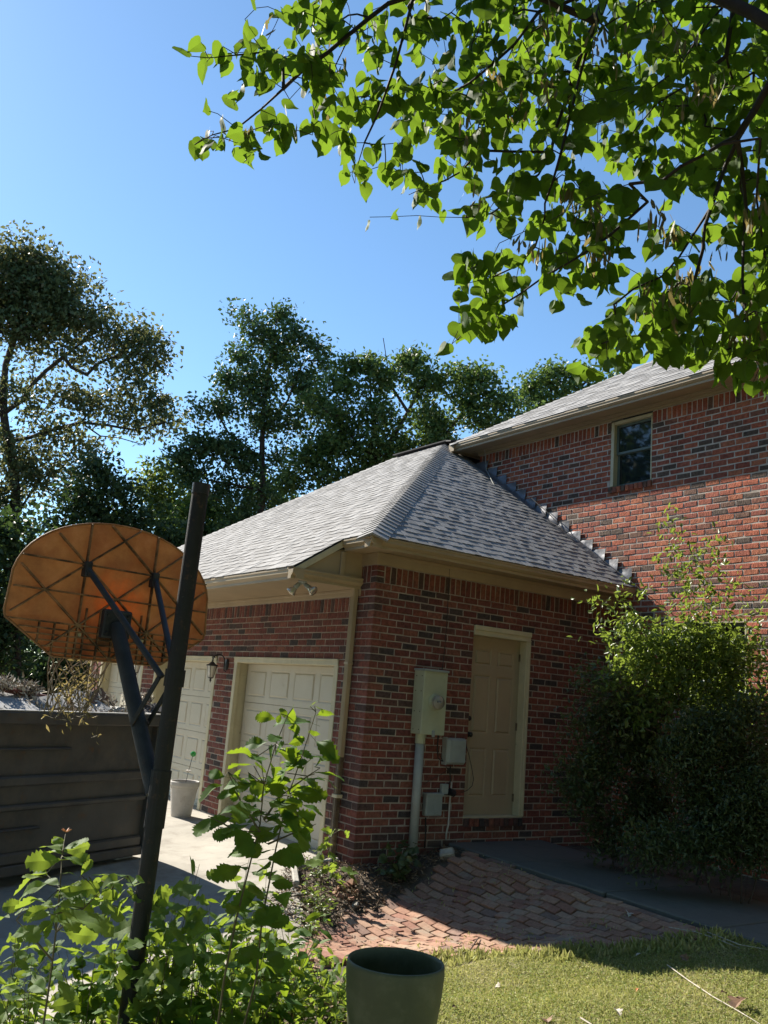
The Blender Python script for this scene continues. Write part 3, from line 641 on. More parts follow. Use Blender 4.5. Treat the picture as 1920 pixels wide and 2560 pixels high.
for zz_ in (z0 + .2, (z0 + z1) / 2, z1 - .2):
    mb = MB(); mb.tube([(x1 - .004, yd - .008, zz_ - .045), (x1 - .004, yd - .008, zz_ + .045)], .007, 8); mb.bbox((x1 - .02, yd - .004, zz_ - .045), (x1, yd + .002, zz_ + .045), .001); mb.build('hinge', M['tan_dark'], sd)

# ------------------------------------------------------------------ eaves, gutters, roofs
PIT = .667; CP = 1 / math.sqrt(1 + PIT * PIT); SP = PIT * CP
EX, EZ = .314, 3.378; LX, LZ, LY = .903, 2.985, .255
gut = [(0, 0), (-.012, .0), (-.012, -.018), (-.004, -.026), (-.004, -.055), (.016, -.078), (.032, -.088), (.032, -.118), (.13, -.118), (.13, -.01), (.12, -.01), (.02, -.03)]
def gutter(parent, a, b, inward, name='gutter', mat='tan', prof=gut):
    mb = MB(); mb.extr(prof, a, b, inward, Z3); return mb.build(name, M[mat], parent)
gutter(garage, (-EX, -EX, EZ), (XC - .0, -EX, EZ), Y3)
gutter(garage, (-EX - .001, -EX - .011, EZ - .0015), (-EX - .001, .262, EZ - .0015), X3)
gutter(garage, (-LX, LY - .01, LZ), (-LX, 10.15, LZ), X3)
gutter(garage, (-LX - .012, LY + .001, LZ - .0015), (-.001, LY + .001, LZ - .0015), Y3, prof=[(0, 0), (-.012, 0), (-.012, -.018), (-.004, -.026), (-.004, -.055), (.016, -.078), (.032, -.088), (.032, -.118), (.10, -.118), (.10, -.0)])
# soffits and friezes
mb = MB(); mb.box((-EX + .1, -EX + .1, EZ - .112), (XC, -.001, EZ - .098)); mb.box((-EX + .1, -.001, EZ - .112), (-.001, LY + .15, EZ - .098))
mb.box((-LX + .1, LY + .05, LZ - .112), (-.002, 10.1, LZ - .098)); mb.build('soffit', M['tan'], garage)
mb = MB(); mb.bbox((-.022, -.022, ZA), (XC, -.003, EZ - .113), .003); mb.bbox((-.022, -.003, ZA), (-.003, LY + .2, EZ - .113), .003); mb.bbox((-.034, -.034, EZ - .15), (XC, -.022, EZ - .113), .004)
mb.bbox((-.022, LY + .02, ZB), (-.003, YE, LZ - .113), .003); mb.bbox((-.036, LY + .06, LZ - .145), (-.022, YE, LZ - .113), .004); mb.build('frieze_board', M['tan'], garage)
# boxed end of the low eave: rake board, infill panel, little post
zr = lambda x: LZ + (x + LX) * PIT
mb = MB(); mb.add([(-LX + .02, LY + .035, LZ - .02), (-.005, LY + .035, LZ - .02), (-.005, LY + .035, EZ - .1), (-EX + .02, LY + .035, EZ - .1), (-LX + .02, LY + .035, LZ - .005),
                   (-LX + .02, LY + .05, LZ - .02), (-.005, LY + .05, LZ - .02), (-.005, LY + .05, EZ - .1), (-EX + .02, LY + .05, EZ - .1), (-LX + .02, LY + .05, LZ - .005)],
                  [(0, 1, 2, 3, 4), (5, 9, 8, 7, 6), (0, 5, 6, 1), (1, 6, 7, 2), (3, 8, 9, 4), (2, 7, 8, 3)]); mb.build('eave_end_panel', M['tan'], garage)
mb = MB(); A_ = norm([1, 0, PIT]); B_ = norm([-PIT, 0, 1]); mb.frame((-LX + .0, LY, LZ), A_, Y3, B_, (0, .005, -.075), (.71, .03, -.008), .004); mb.build('rake_board', M['trimlight'], garage)
mb = MB(); mb.bbox((-EX + .0, LY + .004, LZ - .01), (-EX + .055, LY + .034, EZ - .125), .004); mb.build('eave_post', M['tan'], garage)
# downspout
mb = MB(); dsy = .335; mb.bbox((-.085, dsy - .036, 1.02), (-.018, dsy + .036, LZ - .11), .01)
for k in (-.018, 0, .018): mb.bbox((-.089, dsy + k - .004, 1.03), (-.084, dsy + k + .004, LZ - .2), .001)
mb.bbox((-.09, dsy - .042, 2.02), (-.016, dsy + .042, 2.05), .004); mb.build('downspout', M['tan'], garage)
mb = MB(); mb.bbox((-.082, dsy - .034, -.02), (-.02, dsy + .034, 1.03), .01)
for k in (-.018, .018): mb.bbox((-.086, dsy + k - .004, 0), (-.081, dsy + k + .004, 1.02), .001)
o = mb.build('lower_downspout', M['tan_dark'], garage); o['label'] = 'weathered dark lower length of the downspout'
mb = MB(); mb.bbox((-.09, dsy - .05, .60), (-.012, dsy + .05, .635), .004); mb.build('strap', M['trimlight'], garage)

def shingle_field(O, S, Uup, Nn, interval, tmax, exp=.142, jitter=.003, w_rng=(.13, .34), teeth=.5, t0=0.0):
    """list of (verts, faces, tint, quad) tabs; interval(t)->(s0,s1) or None"""
    out = []
    nc = int((tmax - t0) / exp)
    for k in range(nc):
        ta = t0 + k * exp; tb = ta + exp + .02
        ia = interval(ta); ib = interval(min(tb, tmax))
        if ia is None or ib is None: continue
        s = ia[0] - rng.uniform(0, .15); raised = rng.random() < .5
        while s < ia[1]:
            w = rng.uniform(*w_rng); s1 = s + w
            a0, a1 = max(s, ia[0]), min(s1, ia[1]); b0, b1 = max(s, ib[0]), min(s1, ib[1])
            if a1 - a0 > .01 and b1 > b0 - .02:
                b1 = max(b1, b0 + .002)
                th = (.0098 if raised else .0074) + rng.normal(0, .0008); dn = rng.uniform(-.008, .008) - (0.0 if raised else -.01)
                P0 = O + S * a0 + Uup * (ta + dn); P1 = O + S * a1 + Uup * (ta + dn); Q1 = O + S * b1 + Uup * tb; Q0 = O + S * b0 + Uup * tb
                nar = .012 if raised and a1 - a0 > .08 else 0
                vs = [P0 + Nn * .0, P1 + Nn * .0, P0 + S * nar + Nn * th, P1 - S * nar + Nn * th, Q1 + Nn * (.0045 if raised else .001), Q0 + Nn * (.0045 if raised else .001)]
                fs = [(0, 1, 3, 2), (2, 3, 4, 5), (0, 2, 5), (1, 4, 3)]
                t = rng.choice([.05, .55, .92, .95]) if not raised else rng.choice([.3, .75, .3, .05, .78])
                out.append((vs, fs, t, np.array([P0, P1, Q1, Q0])))
            s = s1; raised = not raised if rng.random() < .75 else raised
    return out
def emit_shingles(tabs, parent, mat, limit):
    tabs.sort(key=lambda q: -screen_area(q[3]))
    rest = MB()
    for i, (vs, fs, t, q) in enumerate(tabs):
        if i < limit:
            c = q.mean(0); mb = MB(); mb.add(vs, fs, t); mb.build('shingle', mat, parent, origin=c)
        else: rest.add(vs, fs, t)
    if rest.v: kind(rest.build('shingle', mat, parent), 'stuff')
RTOP = (3.848 + EX) / CP          # slope length from the standard eave to the ridge
TL = (LX - EX) / CP               # low eave strip
# decks
ZR = EZ + (3.848 + EX) * PIT
mb = MB(); th = .02
def plane_prism(mb, pts, nn, d):
    pts = [np.asarray(p, float) for p in pts]; k = len(pts); nn = np.asarray(nn, float)
    mb.add([p for p in pts] + [p - nn * d for p in pts], [tuple(range(k)), tuple(range(2 * k - 1, k - 1, -1))] + [(i, i + k, (i + 1) % k + k, (i + 1) % k) for i in range(k)])
nRB = norm([-PIT, 0, 1]); nRA = norm([0, -PIT, 1]); YH = 10.2
plane_prism(mb, [(-LX + .01, LY + .01, LZ), (-EX, LY + .01, EZ), (-EX, -EX, EZ), (3.848, 3.848, ZR), (3.848, YH - 4.75, ZR), (-LX + .01, YH, LZ)][::-1], nRB, th)
plane_prism(mb, [(-EX, -EX, EZ), (XC, -EX, EZ), (XC, 3.83, ZR - .01), (3.848, 3.848, ZR)], nRA, th)
plane_prism(mb, [(3.848, 3.0, ZR), (8.5, 3.0, ZR - 4.65 * PIT), (8.5, YH, ZR - 4.65 * PIT), (3.848, YH - 4.75, ZR)], norm([PIT, 0, 1]), th)
plane_prism(mb, [(-LX + .02, YH, LZ - .01), (3.848, YH - 4.75, ZR - .01), (8.5, YH, LZ - .01)], norm([0, PIT, 1]), th)
roof = mb.build('roof', M['felt'], garage)
intB = lambda t: ((LY + .002, YH - t * CP) if t < TL - .03 else ((-EX + (t - TL) * CP - .0, max(YH - t * CP, -EX + (t - TL) * CP))))
tabs = shingle_field(np.array([-LX - .014, 0, LZ - .0]) + nRB * .004, Y3, np.array([CP, 0, SP]), nRB, intB, TL + RTOP, w_rng=(.13, .26))
intA = lambda t: (-EX + t * CP, XC - .012)
tabsA = shingle_field(np.array([0, -EX - .014, EZ]) + nRA * .004, X3, np.array([0, CP, SP]), nRA, intA, RTOP, w_rng=(.07, .18))
M['shingle_b'] = mat_tinted('asphalt_shingle_light', SHB, rough=.95, n_scale=160, n_amt=.25, b_scale=600, b_str=.4, b_dist=.002, stain=(1.1, .6, .85, (.2, .2, .2)))
emit_shingles(tabs + tabsA, roof, M['shingle'], 300)
# hip caps and ridge caps
def caps(parent, P, Q, n1, n2, w=.18, exp=.135, first=0):
    P = np.asarray(P, float); Q = np.asarray(Q, float); D = norm(Q - P); L = np.linalg.norm(Q - P); k = int(L / exp)
    d1 = norm(np.cross(D, n1)); d2 = norm(np.cross(D, n2))
    if d1[2] > 0: d1 = -d1
    if d2[2] > 0: d2 = -d2
    up = norm(n1 + n2)
    for i in range(k):
        a = P + D * (i * exp + rng.uniform(-.004, .004)); b_ = P + D * ((i + 1) * exp + .03); th = .024; t = rng.uniform(0, .9)
        mb = MB()
        r = [d1 * w + n1 * (th * .8), d1 * w * .35 + n1 * th, up * (th + .004), d2 * w * .35 + n2 * th, d2 * w + n2 * (th * .8)]
        r2 = [d1 * w + n1 * .01, d1 * w * .35 + n1 * .011, up * .013, d2 * w * .35 + n2 * .011, d2 * w + n2 * .01]
        r0 = [d1 * w, d1 * w * .35, up * .001, d2 * w * .35, d2 * w]
        mb.add([a + q for q in r] + [b_ + q for q in r2] + [a + q for q in r0], [(j, j + 1, j + 6, j + 5) for j in range(4)] + [(j + 10, j + 11, j + 1, j) for j in range(4)] + [(10, 0, 5), (14, 9, 4)], t)
        mb.build('hip_cap', M['shingle'], parent, origin=a)
caps(roof, (-EX - .01, -EX - .01, EZ), (3.848, 3.848, ZR), nRB, nRA)
caps(roof, (3.848, YH - 4.75, ZR), (3.848, 3.75, ZR), nRB, norm([PIT, 0, 1]))
caps(roof, (-LX, YH, LZ), (3.848, YH - 4.75, ZR), nRB, norm([0, PIT, 1]))
# dark vent pieces on the ridge
mb = MB(); A_ = norm([0, 1, 0]); plane_prism(mb, [(3.74, 3.70, ZR + .03), (3.98, 3.70, ZR + .03), (3.98, 5.3, ZR + .05), (3.74, 5.3, ZR + .05)], Z3, .02)
mb.build('ridge_vent', M['felt'], roof)
mb = MB(); plane_prism(mb, [(3.62, 3.42, ZR - .06), (3.95, 3.15, ZR - .02), (4.1, 3.6, ZR + .05), (3.8, 3.85, ZR + .06)], Z3, .02); mb.build('flashing_cap', M['felt'], roof)

# step flashing against the main house wall
roofline = lambda y: EZ + (y + EX) * PIT
dy = .2346; y = -EX + .06
for k in range(14):
    y0_, y1_ = y, y + dy; xb = XC - .016
    zt0 = roofline(y1_) + .085 + rng.uniform(-.012, .012); lean = rng.uniform(.004, .03)
    mb = MB(); n = 4
    vs = []; 
    for q in range(n + 1):
        f_ = q / n; yy = y0_ + (dy + .03) * f_; bl = .010 * math.sin(f_ * 6 + k)
        vs += [(xb - .115, yy, roofline(yy) + .018), (xb - .02 - bl, yy, roofline(yy) + .05 + bl), (xb - lean * .5 - bl * .6, yy, roofline(yy) * .4 + zt0 * .6 + .02), (xb - .003, yy, max(zt0, roofline(yy) + .06))]
    fs = [(q * 4 + j, (q + 1) * 4 + j, (q + 1) * 4 + j + 1, q * 4 + j + 1) for q in range(n) for j in range(3)]
    mb.add(vs, fs); mb.build('step_flashing', M['flash'], garage, origin=(xb, y0_, roofline(y0_)), smooth=True)
    y += dy

# ------------------------------------------------------------------ main house
recs = []; nC = -X3; ZC = 5.82; ZCS = 5.64
WIN = (-.53, .183, 4.849, 5.82); WLO = (-1.94, -1.06, 1.25, 2.94); HEX, HEZ = 3.60, 5.99; HY = 3.41; HYW = HY - .37
OC = np.array([XC, 0, 0])
for i in range(74):
    zc = ZCS - CH / 2 - i * CH
    if zc < -.1: break
    holes = []
    if WIN[2] < zc < WIN[3]: holes.append((WIN[0], WIN[1]))
    if WLO[2] < zc < WLO[3]: holes.append((WLO[0], WLO[1]))
    ymax = min(HYW, (zc - EZ) / PIT - EX + .12) if zc > EZ - .3 else -.001
    if WIN[2] - .09 < zc < WIN[2]: holes.append((WIN[0] - .02, WIN[1] + .02))
    if WLO[2] - .09 < zc < WLO[2]: holes.append((WLO[0] - .02, WLO[1] + .02))
    for p, q in minus(-5.2, max(ymax, -.001), holes): course(recs, zc, p, q, -5.2 + (BL / 2 if i % 2 else 0) + rng.normal(0, .006), OC, Y3, nC, 1, proud=.0042)
for p, q in minus(-5.2, HYW, [(WIN[0], WIN[1])]): soldiers(recs, ZCS, ZC, p, q, OC, Y3, nC, 1, proud=.0042)
soldiers(recs, WIN[2] - .10, WIN[2] - .004, WIN[0] - .02, WIN[1] + .02, OC, Y3, nC, 1, proud=.028)
soldiers(recs, WLO[2] - .10, WLO[2] - .004, WLO[0] - .02, WLO[1] + .02, OC, Y3, nC, 1, proud=.028)
emit_bricks(recs, house, BM, 300, jit=.0036)
mb = MB(); wall_boxes(mb, 'y', -5.2, HYW, -.3, 5.95, [(WLO[0] - e, WLO[1] + e, WLO[2] - .06, WLO[3] + e), (WIN[0] - e, WIN[1] + e, WIN[2] - .06, 5.95)], .25, XC)
mb.box((XC + .25, HYW - .25, 3.0), (XC + 7, HYW - .01, 5.95)); mb.box((XC + .25, -5.19, -.3), (XC + 7, -5.0, 5.95)); mb.build('side_wall', M['mortar_sunlit'], house)
def window(parent, y0, y1, z0, z1, label, rec=.06):
    wd = sub('window', label, parent); X_ = XC
    mb = MB(); t = .055
    mb.bbox((X_ - .004, y1 - t, z0), (X_ + .14, y1 + .003, z1), .005); mb.bbox((X_ - .004, y0 - .003, z0), (X_ + .14, y0 + .02, z1), .004); mb.bbox((X_ - .004, y0 + .02, z1 - .045), (X_ + .14, y1 - t, z1), .004)
    mb.build('window_frame', M['trimlight'], wd)
    yi0, yi1 = y0 + .02, y1 - t; zm = (z0 + z1) / 2; s = .038
    for nm, (p, q), xo in (('upper_sash', (zm - .01, z1 - .045), .05), ('lower_sash', (z0, zm + .02), .078)):
        mb = MB(); xa, xb_ = X_ + xo, X_ + xo + .03
        mb.bbox((xa, yi0, p), (xb_, yi0 + s, q), .004); mb.bbox((xa, yi1 - s, p), (xb_, yi1, q), .004); mb.bbox((xa, yi0 + s, p), (xb_, yi1 - s, p + s), .004); mb.bbox((xa, yi0 + s, q - s), (xb_, yi1 - s, q), .004)
        sa = mb.build(nm, M['sash'], wd)
        mb = MB(); mb.box((xa + .012, yi0 + s - .004, p + s - .004), (xa + .016, yi1 - s + .004, q - s + .004)); mb.build('pane', M['glass'], wd)
    mb = MB(); mb.box((X_ + .15, y0 - .1, z0 - .1), (X_ + .16, y1 + .1, z1 + .05)); mb.build('black_backing', M['black'], wd)  # flat black sheet closing the opening behind the sashes
window(house, WIN[0], WIN[1], WIN[2], 5.80, 'upstairs sash window with green sashes under the eave')
window(house, WLO[0], WLO[1], WLO[2], WLO[3], 'ground floor window hidden behind the shrubs')
# eave of the house
gutter(house, (HEX, -6.1, HEZ), (HEX, HY, HEZ), X3)
gutter(house, (HEX - .012, HY + .001, HEZ - .0015), (HEX + 4, HY + .001, HEZ - .0015), -Y3)
mb = MB(); mb.box((HEX + .1, -6, HEZ - .112), (XC - .002, HY - .1, HEZ - .098)); mb.box((XC - .002, HYW + .002, HEZ - .112), (XC + 4, HY - .1, HEZ - .098)); mb.build('soffit', M['tan'], house)
mb = MB(); mb.bbox((XC - .024, -5.2, ZC), (XC - .003, HYW + .02, HEZ - .113), .003); mb.bbox((XC - .07, -5.2, HEZ - .135), (XC - .024, HYW + .02, HEZ - .113), .006); mb.bbox((XC - .11, -5.2, HEZ - .125), (XC - .07, HYW + .06, HEZ - .113), .004); mb.build('frieze_board', M['tan'], house)
HT = 6.2; mb = MB()
plane_prism(mb, [(HEX, -6.1, HEZ), (HEX + HT * CP, -6.1, HEZ + HT * SP), (HEX + HT * CP, HY - HT * CP, HEZ + HT * SP), (HEX, HY, HEZ)][::-1], nRB, .02)
plane_prism(mb, [(HEX, HY, HEZ), (HEX + HT * CP, HY - HT * CP, HEZ + HT * SP), (HEX + 2 * HT * CP, HY, HEZ)], norm([0, PIT, 1]), .02)
hroof = mb.build('roof', M['felt'], house)
tabs = shingle_field(np.array([HEX - .014, 0, HEZ]) + nRB * .004, Y3, np.array([CP, 0, SP]), nRB, lambda t: (-6.1, HY - t * CP), HT - .1, w_rng=(.16, .36))
emit_shingles(tabs, hroof, M['shingle'], 300)
caps(hroof, (HEX, HY, HEZ), (HEX + HT * CP, HY - HT * CP, HEZ + HT * SP), nRB, norm([0, PIT, 1]))
print('structure done')

# ------------------------------------------------------------------ fittings on the walls
# electric meter box with its conduit
mt = thing('electric_meter_box', 'tall grey-green electric meter box on the brick wall left of the side door', 'meter box', (.62, 0, 1.35))
mx0, mx1, mz0, mz1 = .64, .985, 1.345, 2.03; mdp = -.2
q = ony(1062, 1676, -.2)
mx0 = float(onx(1037, 1673, .63)[0]); fl_ = ony(1062.4, 1676, mdp); fr_ = ony(1121, 1680, mdp); mx0 = float(fl_[0]); mx1 = float(fr_[0]); mz1 = float(fl_[2]) ; mz0 = float(ony(1051, 1836, mdp)[2])
mb = MB(); mb.bbox((mx0, mdp, mz0), (mx1, -.012, mz1), .006); mb.build('cabinet', M['meter'], mt)
mb = MB(); mb.bbox((mx0 - .012, mdp - .014, mz1 - .004), (mx1 + .008, -.012, mz1 + .022), .004); mb.build('lid', M['greybox'], mt)
mc = ony(1091.7, 1756, mdp - .03); mb = MB(); mb.lathe((mc[0], mdp, mc[2]), [(.001, 0), (.092, .001), (.092, .014), (.08, .016), (.08, .028), (.074, .03)], 28, ax=(X3, Z3, nA)); mb.build('meter_ring', M['meter'], mt, smooth=False)
mb = MB(); mb.lathe((mc[0], mdp, mc[2]), [(.074, .028), (.076, .07), (.07, .085), (.001, .092)], 28, ax=(X3, Z3, nA)); mb.build('meter_dome', M['clear'], mt, smooth=True)
mb = MB(); mb.lathe((mc[0], mdp, mc[2]), [(.062, .03), (.062, .06), (.001, .061)], 24, ax=(X3, Z3, nA)); mb.build('meter_dial', M['frost'], mt)
mb = MB(); mb.box((mc[0] - .022, mdp - .064, mc[2] - .002), (mc[0] + .026, mdp - .0615, mc[2] + .018)); mb.build('display', M['black'], mt)
mb = MB(); mb.bbox((mx0 + .46 * (mx1 - mx0), mdp - .02, mz0 - .02), (mx0 + .56 * (mx1 - mx0), mdp + .002, mz0 + .05), .004); mb.build('latch', M['greybox'], mt)
mb = MB()
for zz_ in (mz0 + .05, mz0 + .5 * (mz1 - mz0) - .1, mz0 + .5 * (mz1 - mz0) + .12, mz1 - .06):
    for yy in (-.16, -.06): mb.lathe((mx0, yy, zz_), [(.006, 0), (.006, .004), (.001, .005)], 6, ax=(Y3, Z3, -X3))
mb.build('screw', M['black'], mt)
cpx = mx0 + .09; mb = MB(); mb.tube([(cpx, -.085, -.12), (cpx, -.085, mz0 + .005)], .05, 16); o = mb.build('conduit', M['pipe'], mt, smooth=True)
mb = MB(); mb.tube([(cpx, -.085, mz0 - .1), (cpx, -.085, mz0 + .004)], .057, 16); mb.build('conduit_collar', M['meter'], mt)
def wallbox(name, label, cat, p0, p1, dep, mat, base_y=-.012, rnd=.012):
    a = ony(*p0, -dep); b_ = ony(*p1, -dep)
    t = thing(name, label, cat, ((a[0] + b_[0]) / 2, 0, b_[2]))
    mb = MB(); mb.bbox((a[0], -dep, b_[2]), (b_[0], base_y, a[2]), rnd); mb.build('housing', M[mat], t); return t, a, b_
tb, a, b_ = wallbox('telephone_box', 'large rounded grey telephone box right of the meter box', 'utility box', (1123, 1845), (1166, 1913), .12, 'greybox', rnd=.025)
mb = MB(); mb.bbox((a[0] - .01, -.10, b_[2] - .008), (a[0] + .004, -.012, a[2] + .006), .004); mb.build('back_plate', M['greybox'], tb)
sb_, a, b_ = wallbox('junction_box', 'lower grey square junction box near the ground beside the thick conduit', 'utility box', (1068, 1985), (1105, 2041), .09, 'greybox')
mb = MB(); mb.bbox((a[0] - .006, -.098, a[2] - .02), (b_[0] + .006, -.012, a[2] + .008), .004); mb.build('hood', M['greybox'], sb_)
cb, a, b_ = wallbox('cable_junction', 'small grey cable junction just above the square junction box', 'utility box', (1106, 1960), (1121, 1986), .06, 'greybox', rnd=.006)
mb = MB(); mb.tube([(b_[0] + .02, -.05, b_[2] + .03), (b_[0] + .09, -.05, b_[2] + .01)], .04, 10); mb.build('splice_cover', M['black'], cb)
p = [ony(*q, -.03) for q in ((1129, 1955), (1124, 2010), (1121, 2060), (1116, 2082), (1115, 2100))]
mb = MB(); mb.tube(p, .011, 8); tag(mb.build('thin_conduit', M['white_pot'], None, smooth=True), 'thin white conduit bending at its foot left of the side door', 'conduit')
p = [ony(*q, -.02) for q in ((1124, 1418), (1121, 1480), (1117, 1560), (1110, 1640), (1105, 1677))]
mb = MB(); mb.tube(p, .004, 5); tag(mb.build('ground_wire', M['wire']), 'thin dark wire running from the frieze down to the meter box', 'cable')
for pts, lab, r_ in ((((1095, 1838), (1093, 1870), (1095, 1895), (1103, 1902), (1118, 1903)), 'black cable looping from the meter box into the telephone box', .006),
                ((((1166, 1866), (1173, 1890), (1179, 1918), (1184, 1948), (1180, 1965), (1168, 1976), (1152, 1982))), 'black cable hanging in a loop across the side door', .004),
                ((((1126, 1914), (1125, 1935), (1127, 1950), (1120, 1965), (1112, 1975))), 'dark cable bundle below the telephone box', .007),
                ((((1123, 1922), (1100, 1938), (1075, 1950), (1058, 1962))), 'thin brown wire slanting behind the thick conduit', .003),
                ((((1097, 1838), (1094, 1875), (1108, 1905), (1126, 1935))), 'thin grey wire slanting below the meter box', .003),
                (((1064, 2044), (1064, 2090), (1061, 2120)), 'straight black pipe below the square junction box', .008)):
    p = [ony(*q, -.05) for q in pts]; mb = MB(); mb.tube(p, r_, 6); tag(mb.build('cable', M['wire'], smooth=True), lab, 'cable')

# wall lanterns
def arc(c, r, a0, a1, n, A, B): return [np.asarray(c) + A * r * math.cos(a0 + (a1 - a0) * i / n) + B * r * math.sin(a0 + (a1 - a0) * i / n) for i in range(n + 1)]
def lantern(y, zt_, label):
    t = thing('wall_lantern', label, 'lantern', (0, y, zt_ - .2), 'black coach lanterns between the garage doors')
    mb = MB(); mb.lathe((-.01, y, zt_ - .12), [(.001, .03), (.05, .02), (.055, 0), (.055, -.004)], 16, sx=.8, sy=1.5, ax=(Y3, Z3, -X3)); mb.build('wall_plate', M['black'], t)
    X = -.235; A, B = -X3, Z3
    pts = [np.array([-.02, y, zt_ - .2]), np.array([-.055, y, zt_ - .16]), np.array([-.05, y, zt_ - .08])] + arc((-.155, y, zt_ - .02), .1, math.pi, .35, 10, A * 1, B) 
    pts = [np.array([-.02, y, zt_ - .22]), np.array([-.05, y, zt_ - .2]), np.array([-.055, y, zt_ - .1])] + [np.array([-.055 - .09 * (1 - math.cos(k)), y, zt_ - .08 + .09 * math.sin(k)]) for k in np.linspace(.1, math.pi, 9)]
    mb = MB(); mb.tube(pts, .008, 7); sp = [np.array([X + .005 + (.03 - .0035 * k) * math.cos(k * .8), y, zt_ - .045 + (.03 - .0035 * k) * math.sin(k * .8)]) for k in range(8)]; mb.tube(sp, .006, 6); mb.build('scroll_arm', M['black'], t, smooth=True)
    C0 = np.array([X, y, zt_ - .1])
    mb = MB(); mb.lathe(C0, [(.001, .035), (.012, .03), (.016, .02), (.008, .01), (.02, .0), (.03, -.01), (.05, -.03), (.085, -.045), (.088, -.056), (.07, -.058), (.001, -.058)], 8); mb.build('cap', M['black'], t)
    mb = MB(); mb.lathe(C0, [(.064, -.058), (.05, -.15), (.034, -.215), (.001, -.216)], 8); mb.build('glass', M['frost'], t)
    mb = MB()
    for k in range(4):
        a = math.pi / 4 + k * math.pi / 2; mb.tube([C0 + np.array([.067 * math.cos(a), .067 * math.sin(a), -.057]), C0 + np.array([.037 * math.cos(a), .037 * math.sin(a), -.217])], .0045, 5)
    mb.lathe(C0, [(.04, -.214), (.04, -.222), (.012, -.23), (.012, -.245), (.02, -.25), (.006, -.27), (.001, -.29)], 8); mb.build('cage', M['black'], t)
l1 = onx(200 + 1105 / 3.318, 1640, -.235)
lantern(float(l1[1]), float(l1[2]) + .02, 'black coach lantern on the brick pier behind the white pot')
lantern(6.48, float(l1[2]) + .02, 'black coach lantern half hidden behind the backboard and net')

# twin floodlight under the low eave corner
fz = LZ - .112; fc = np.array([-.62, .58, fz])
q = proj(fc); tgt = (757, 1452); fc = onz(tgt[0], tgt[1], fz)
ft = thing('floodlight', 'twin-bulb floodlight under the corner of the low garage eave', 'floodlight', fc)
mb = MB(); mb.lathe(fc, [(.001, -.03), (.03, -.028), (.05, -.012), (.05, 0)], 16); mb.build('base_plate', M['greybox'], ft)
for sgn, dr in ((-1, np.array([-.45, .35, -.7])), (1, np.array([.35, -.62, -.45]))):
    D = norm(dr); hp = fc + np.array([0, 0, -.03]) + np.array([.055 * sgn * .8, -.055 * sgn * .6, -.025]); mb = MB()
    A_ = norm(np.cross(D, Z3)); B_ = np.cross(D, A_); mb.tube([fc + Z3 * -.02, hp], .014, 8); mb.lathe(hp, [(.001, -.03), (.022, -.03), (.026, 0), (.028, .03), (.024, .035)], 14, ax=(A_, B_, D)); mb.build('lamp_holder', M['greybox'], ft, smooth=True)
    mb = MB(); mb.lathe(hp, [(.024, .03), (.034, .055), (.052, .085), (.057, .10), (.05, .112), (.001, .12)], 18, ax=(A_, B_, D)); mb.build('bulb', M['bulb'], ft, smooth=True)

# cables lying along the step flashing
for off, lab, px in ((0, 'black cable draped along the step flashing', ((1328, 1245), (1370, 1282), (1410, 1325), (1440, 1345), (1480, 1380), (1530, 1418), (1580, 1456), (1612, 1482))),
                     (1, 'second black cable sagging below the first along the step flashing', ((1345, 1262), (1375, 1305), (1400, 1318), (1450, 1372), (1490, 1408), (1540, 1450), (1585, 1490)))):
    mb = MB(); mb.tube([onx(u, v, XC - .09 - .02 * off) for u, v in px], .006, 5); tag(mb.build('cable', M['wire']), lab, 'cable')
mb = MB(); mb.tube([onx(1212, 1125, XC - .12), onx(1216, 1175, XC - .1), onx(1240, 1222, XC - .35), onx(1275, 1262, XC - .4)], .006, 5); tag(mb.build('cable', M['pipe']), 'grey cable hanging from the house eave onto the garage roof', 'cable')

# ------------------------------------------------------------------ leaves and trees
def leaf_tpl(kindn):
    """template leaf: base at origin, length 1 along +y, lies in xy; returns V, F(tri/quad mixed -> tris)"""
    V = []; F = []
    if kindn == 'heart':
        half = [(0, .02), (.16, -.06), (.34, -.06), (.49, .08), (.55, .30), (.50, .52), (.36, .72), (.14, .86), (0, 1.0)]
        mid = [0, .05, .1, .15, .3, .48, .66, .84, 1.02]
    elif kindn == 'serrate':
        half = [(0, 0)]; mid = [0]; n = 8
        for k in range(n):
            t0 = .06 + k * .115; w = .29 * math.sin(min(1, (t0 + .05) / .62) * math.pi / 2) ** 1.1 * (1 if t0 < .62 else max(.1, 1 - ((t0 - .62) / .42) ** 1.6))
            half += [(w * .86, t0), (w * 1.1, t0 + .085)]; mid += [t0, t0 + .05]
        half.append((0, 1.02)); mid.append(1.02)
    elif kindn == 'oval':
        half = [(0, 0), (.1, .1), (.19, .3), (.21, .5), (.16, .74), (.07, .92), (0, 1)]; mid = [0, .12, .3, .5, .72, .9, 1]
    elif kindn == 'lobed':
        half = [(0, 0), (.22, .02), (.36, .16), (.26, .3), (.5, .42), (.44, .6), (.25, .62), (.28, .8), (.1, .9), (0, 1)]; mid = [0, .05, .15, .3, .4, .55, .65, .78, .9, 1]
    n = len(half)
    for sg in (1, -1):
        b = len(V)
        for (x, y), m_ in zip(half, mid):
            V.append((0, m_, 0)); V.append((x * sg, y, abs(x) * .22))
        for k in range(n - 1):
            q = (b + 2 * k, b + 2 * k + 1, b + 2 * k + 3, b + 2 * k + 2)
            if sg < 0: q = q[::-1]
            F += [(q[0], q[1], q[2]), (q[0], q[2], q[3])]
    V = np.array(V, float); V[:, 2] -= .22 * V[:, 1] ** 2
    # petiole
    b = len(V); V = np.vstack([V, [(-.008, 0, 0), (.008, 0, 0), (.006, -.28, .05), (-.006, -.28, .05)]]); F += [(b, b + 1, b + 2), (b, b + 2, b + 3)]
    return V, np.array(F)
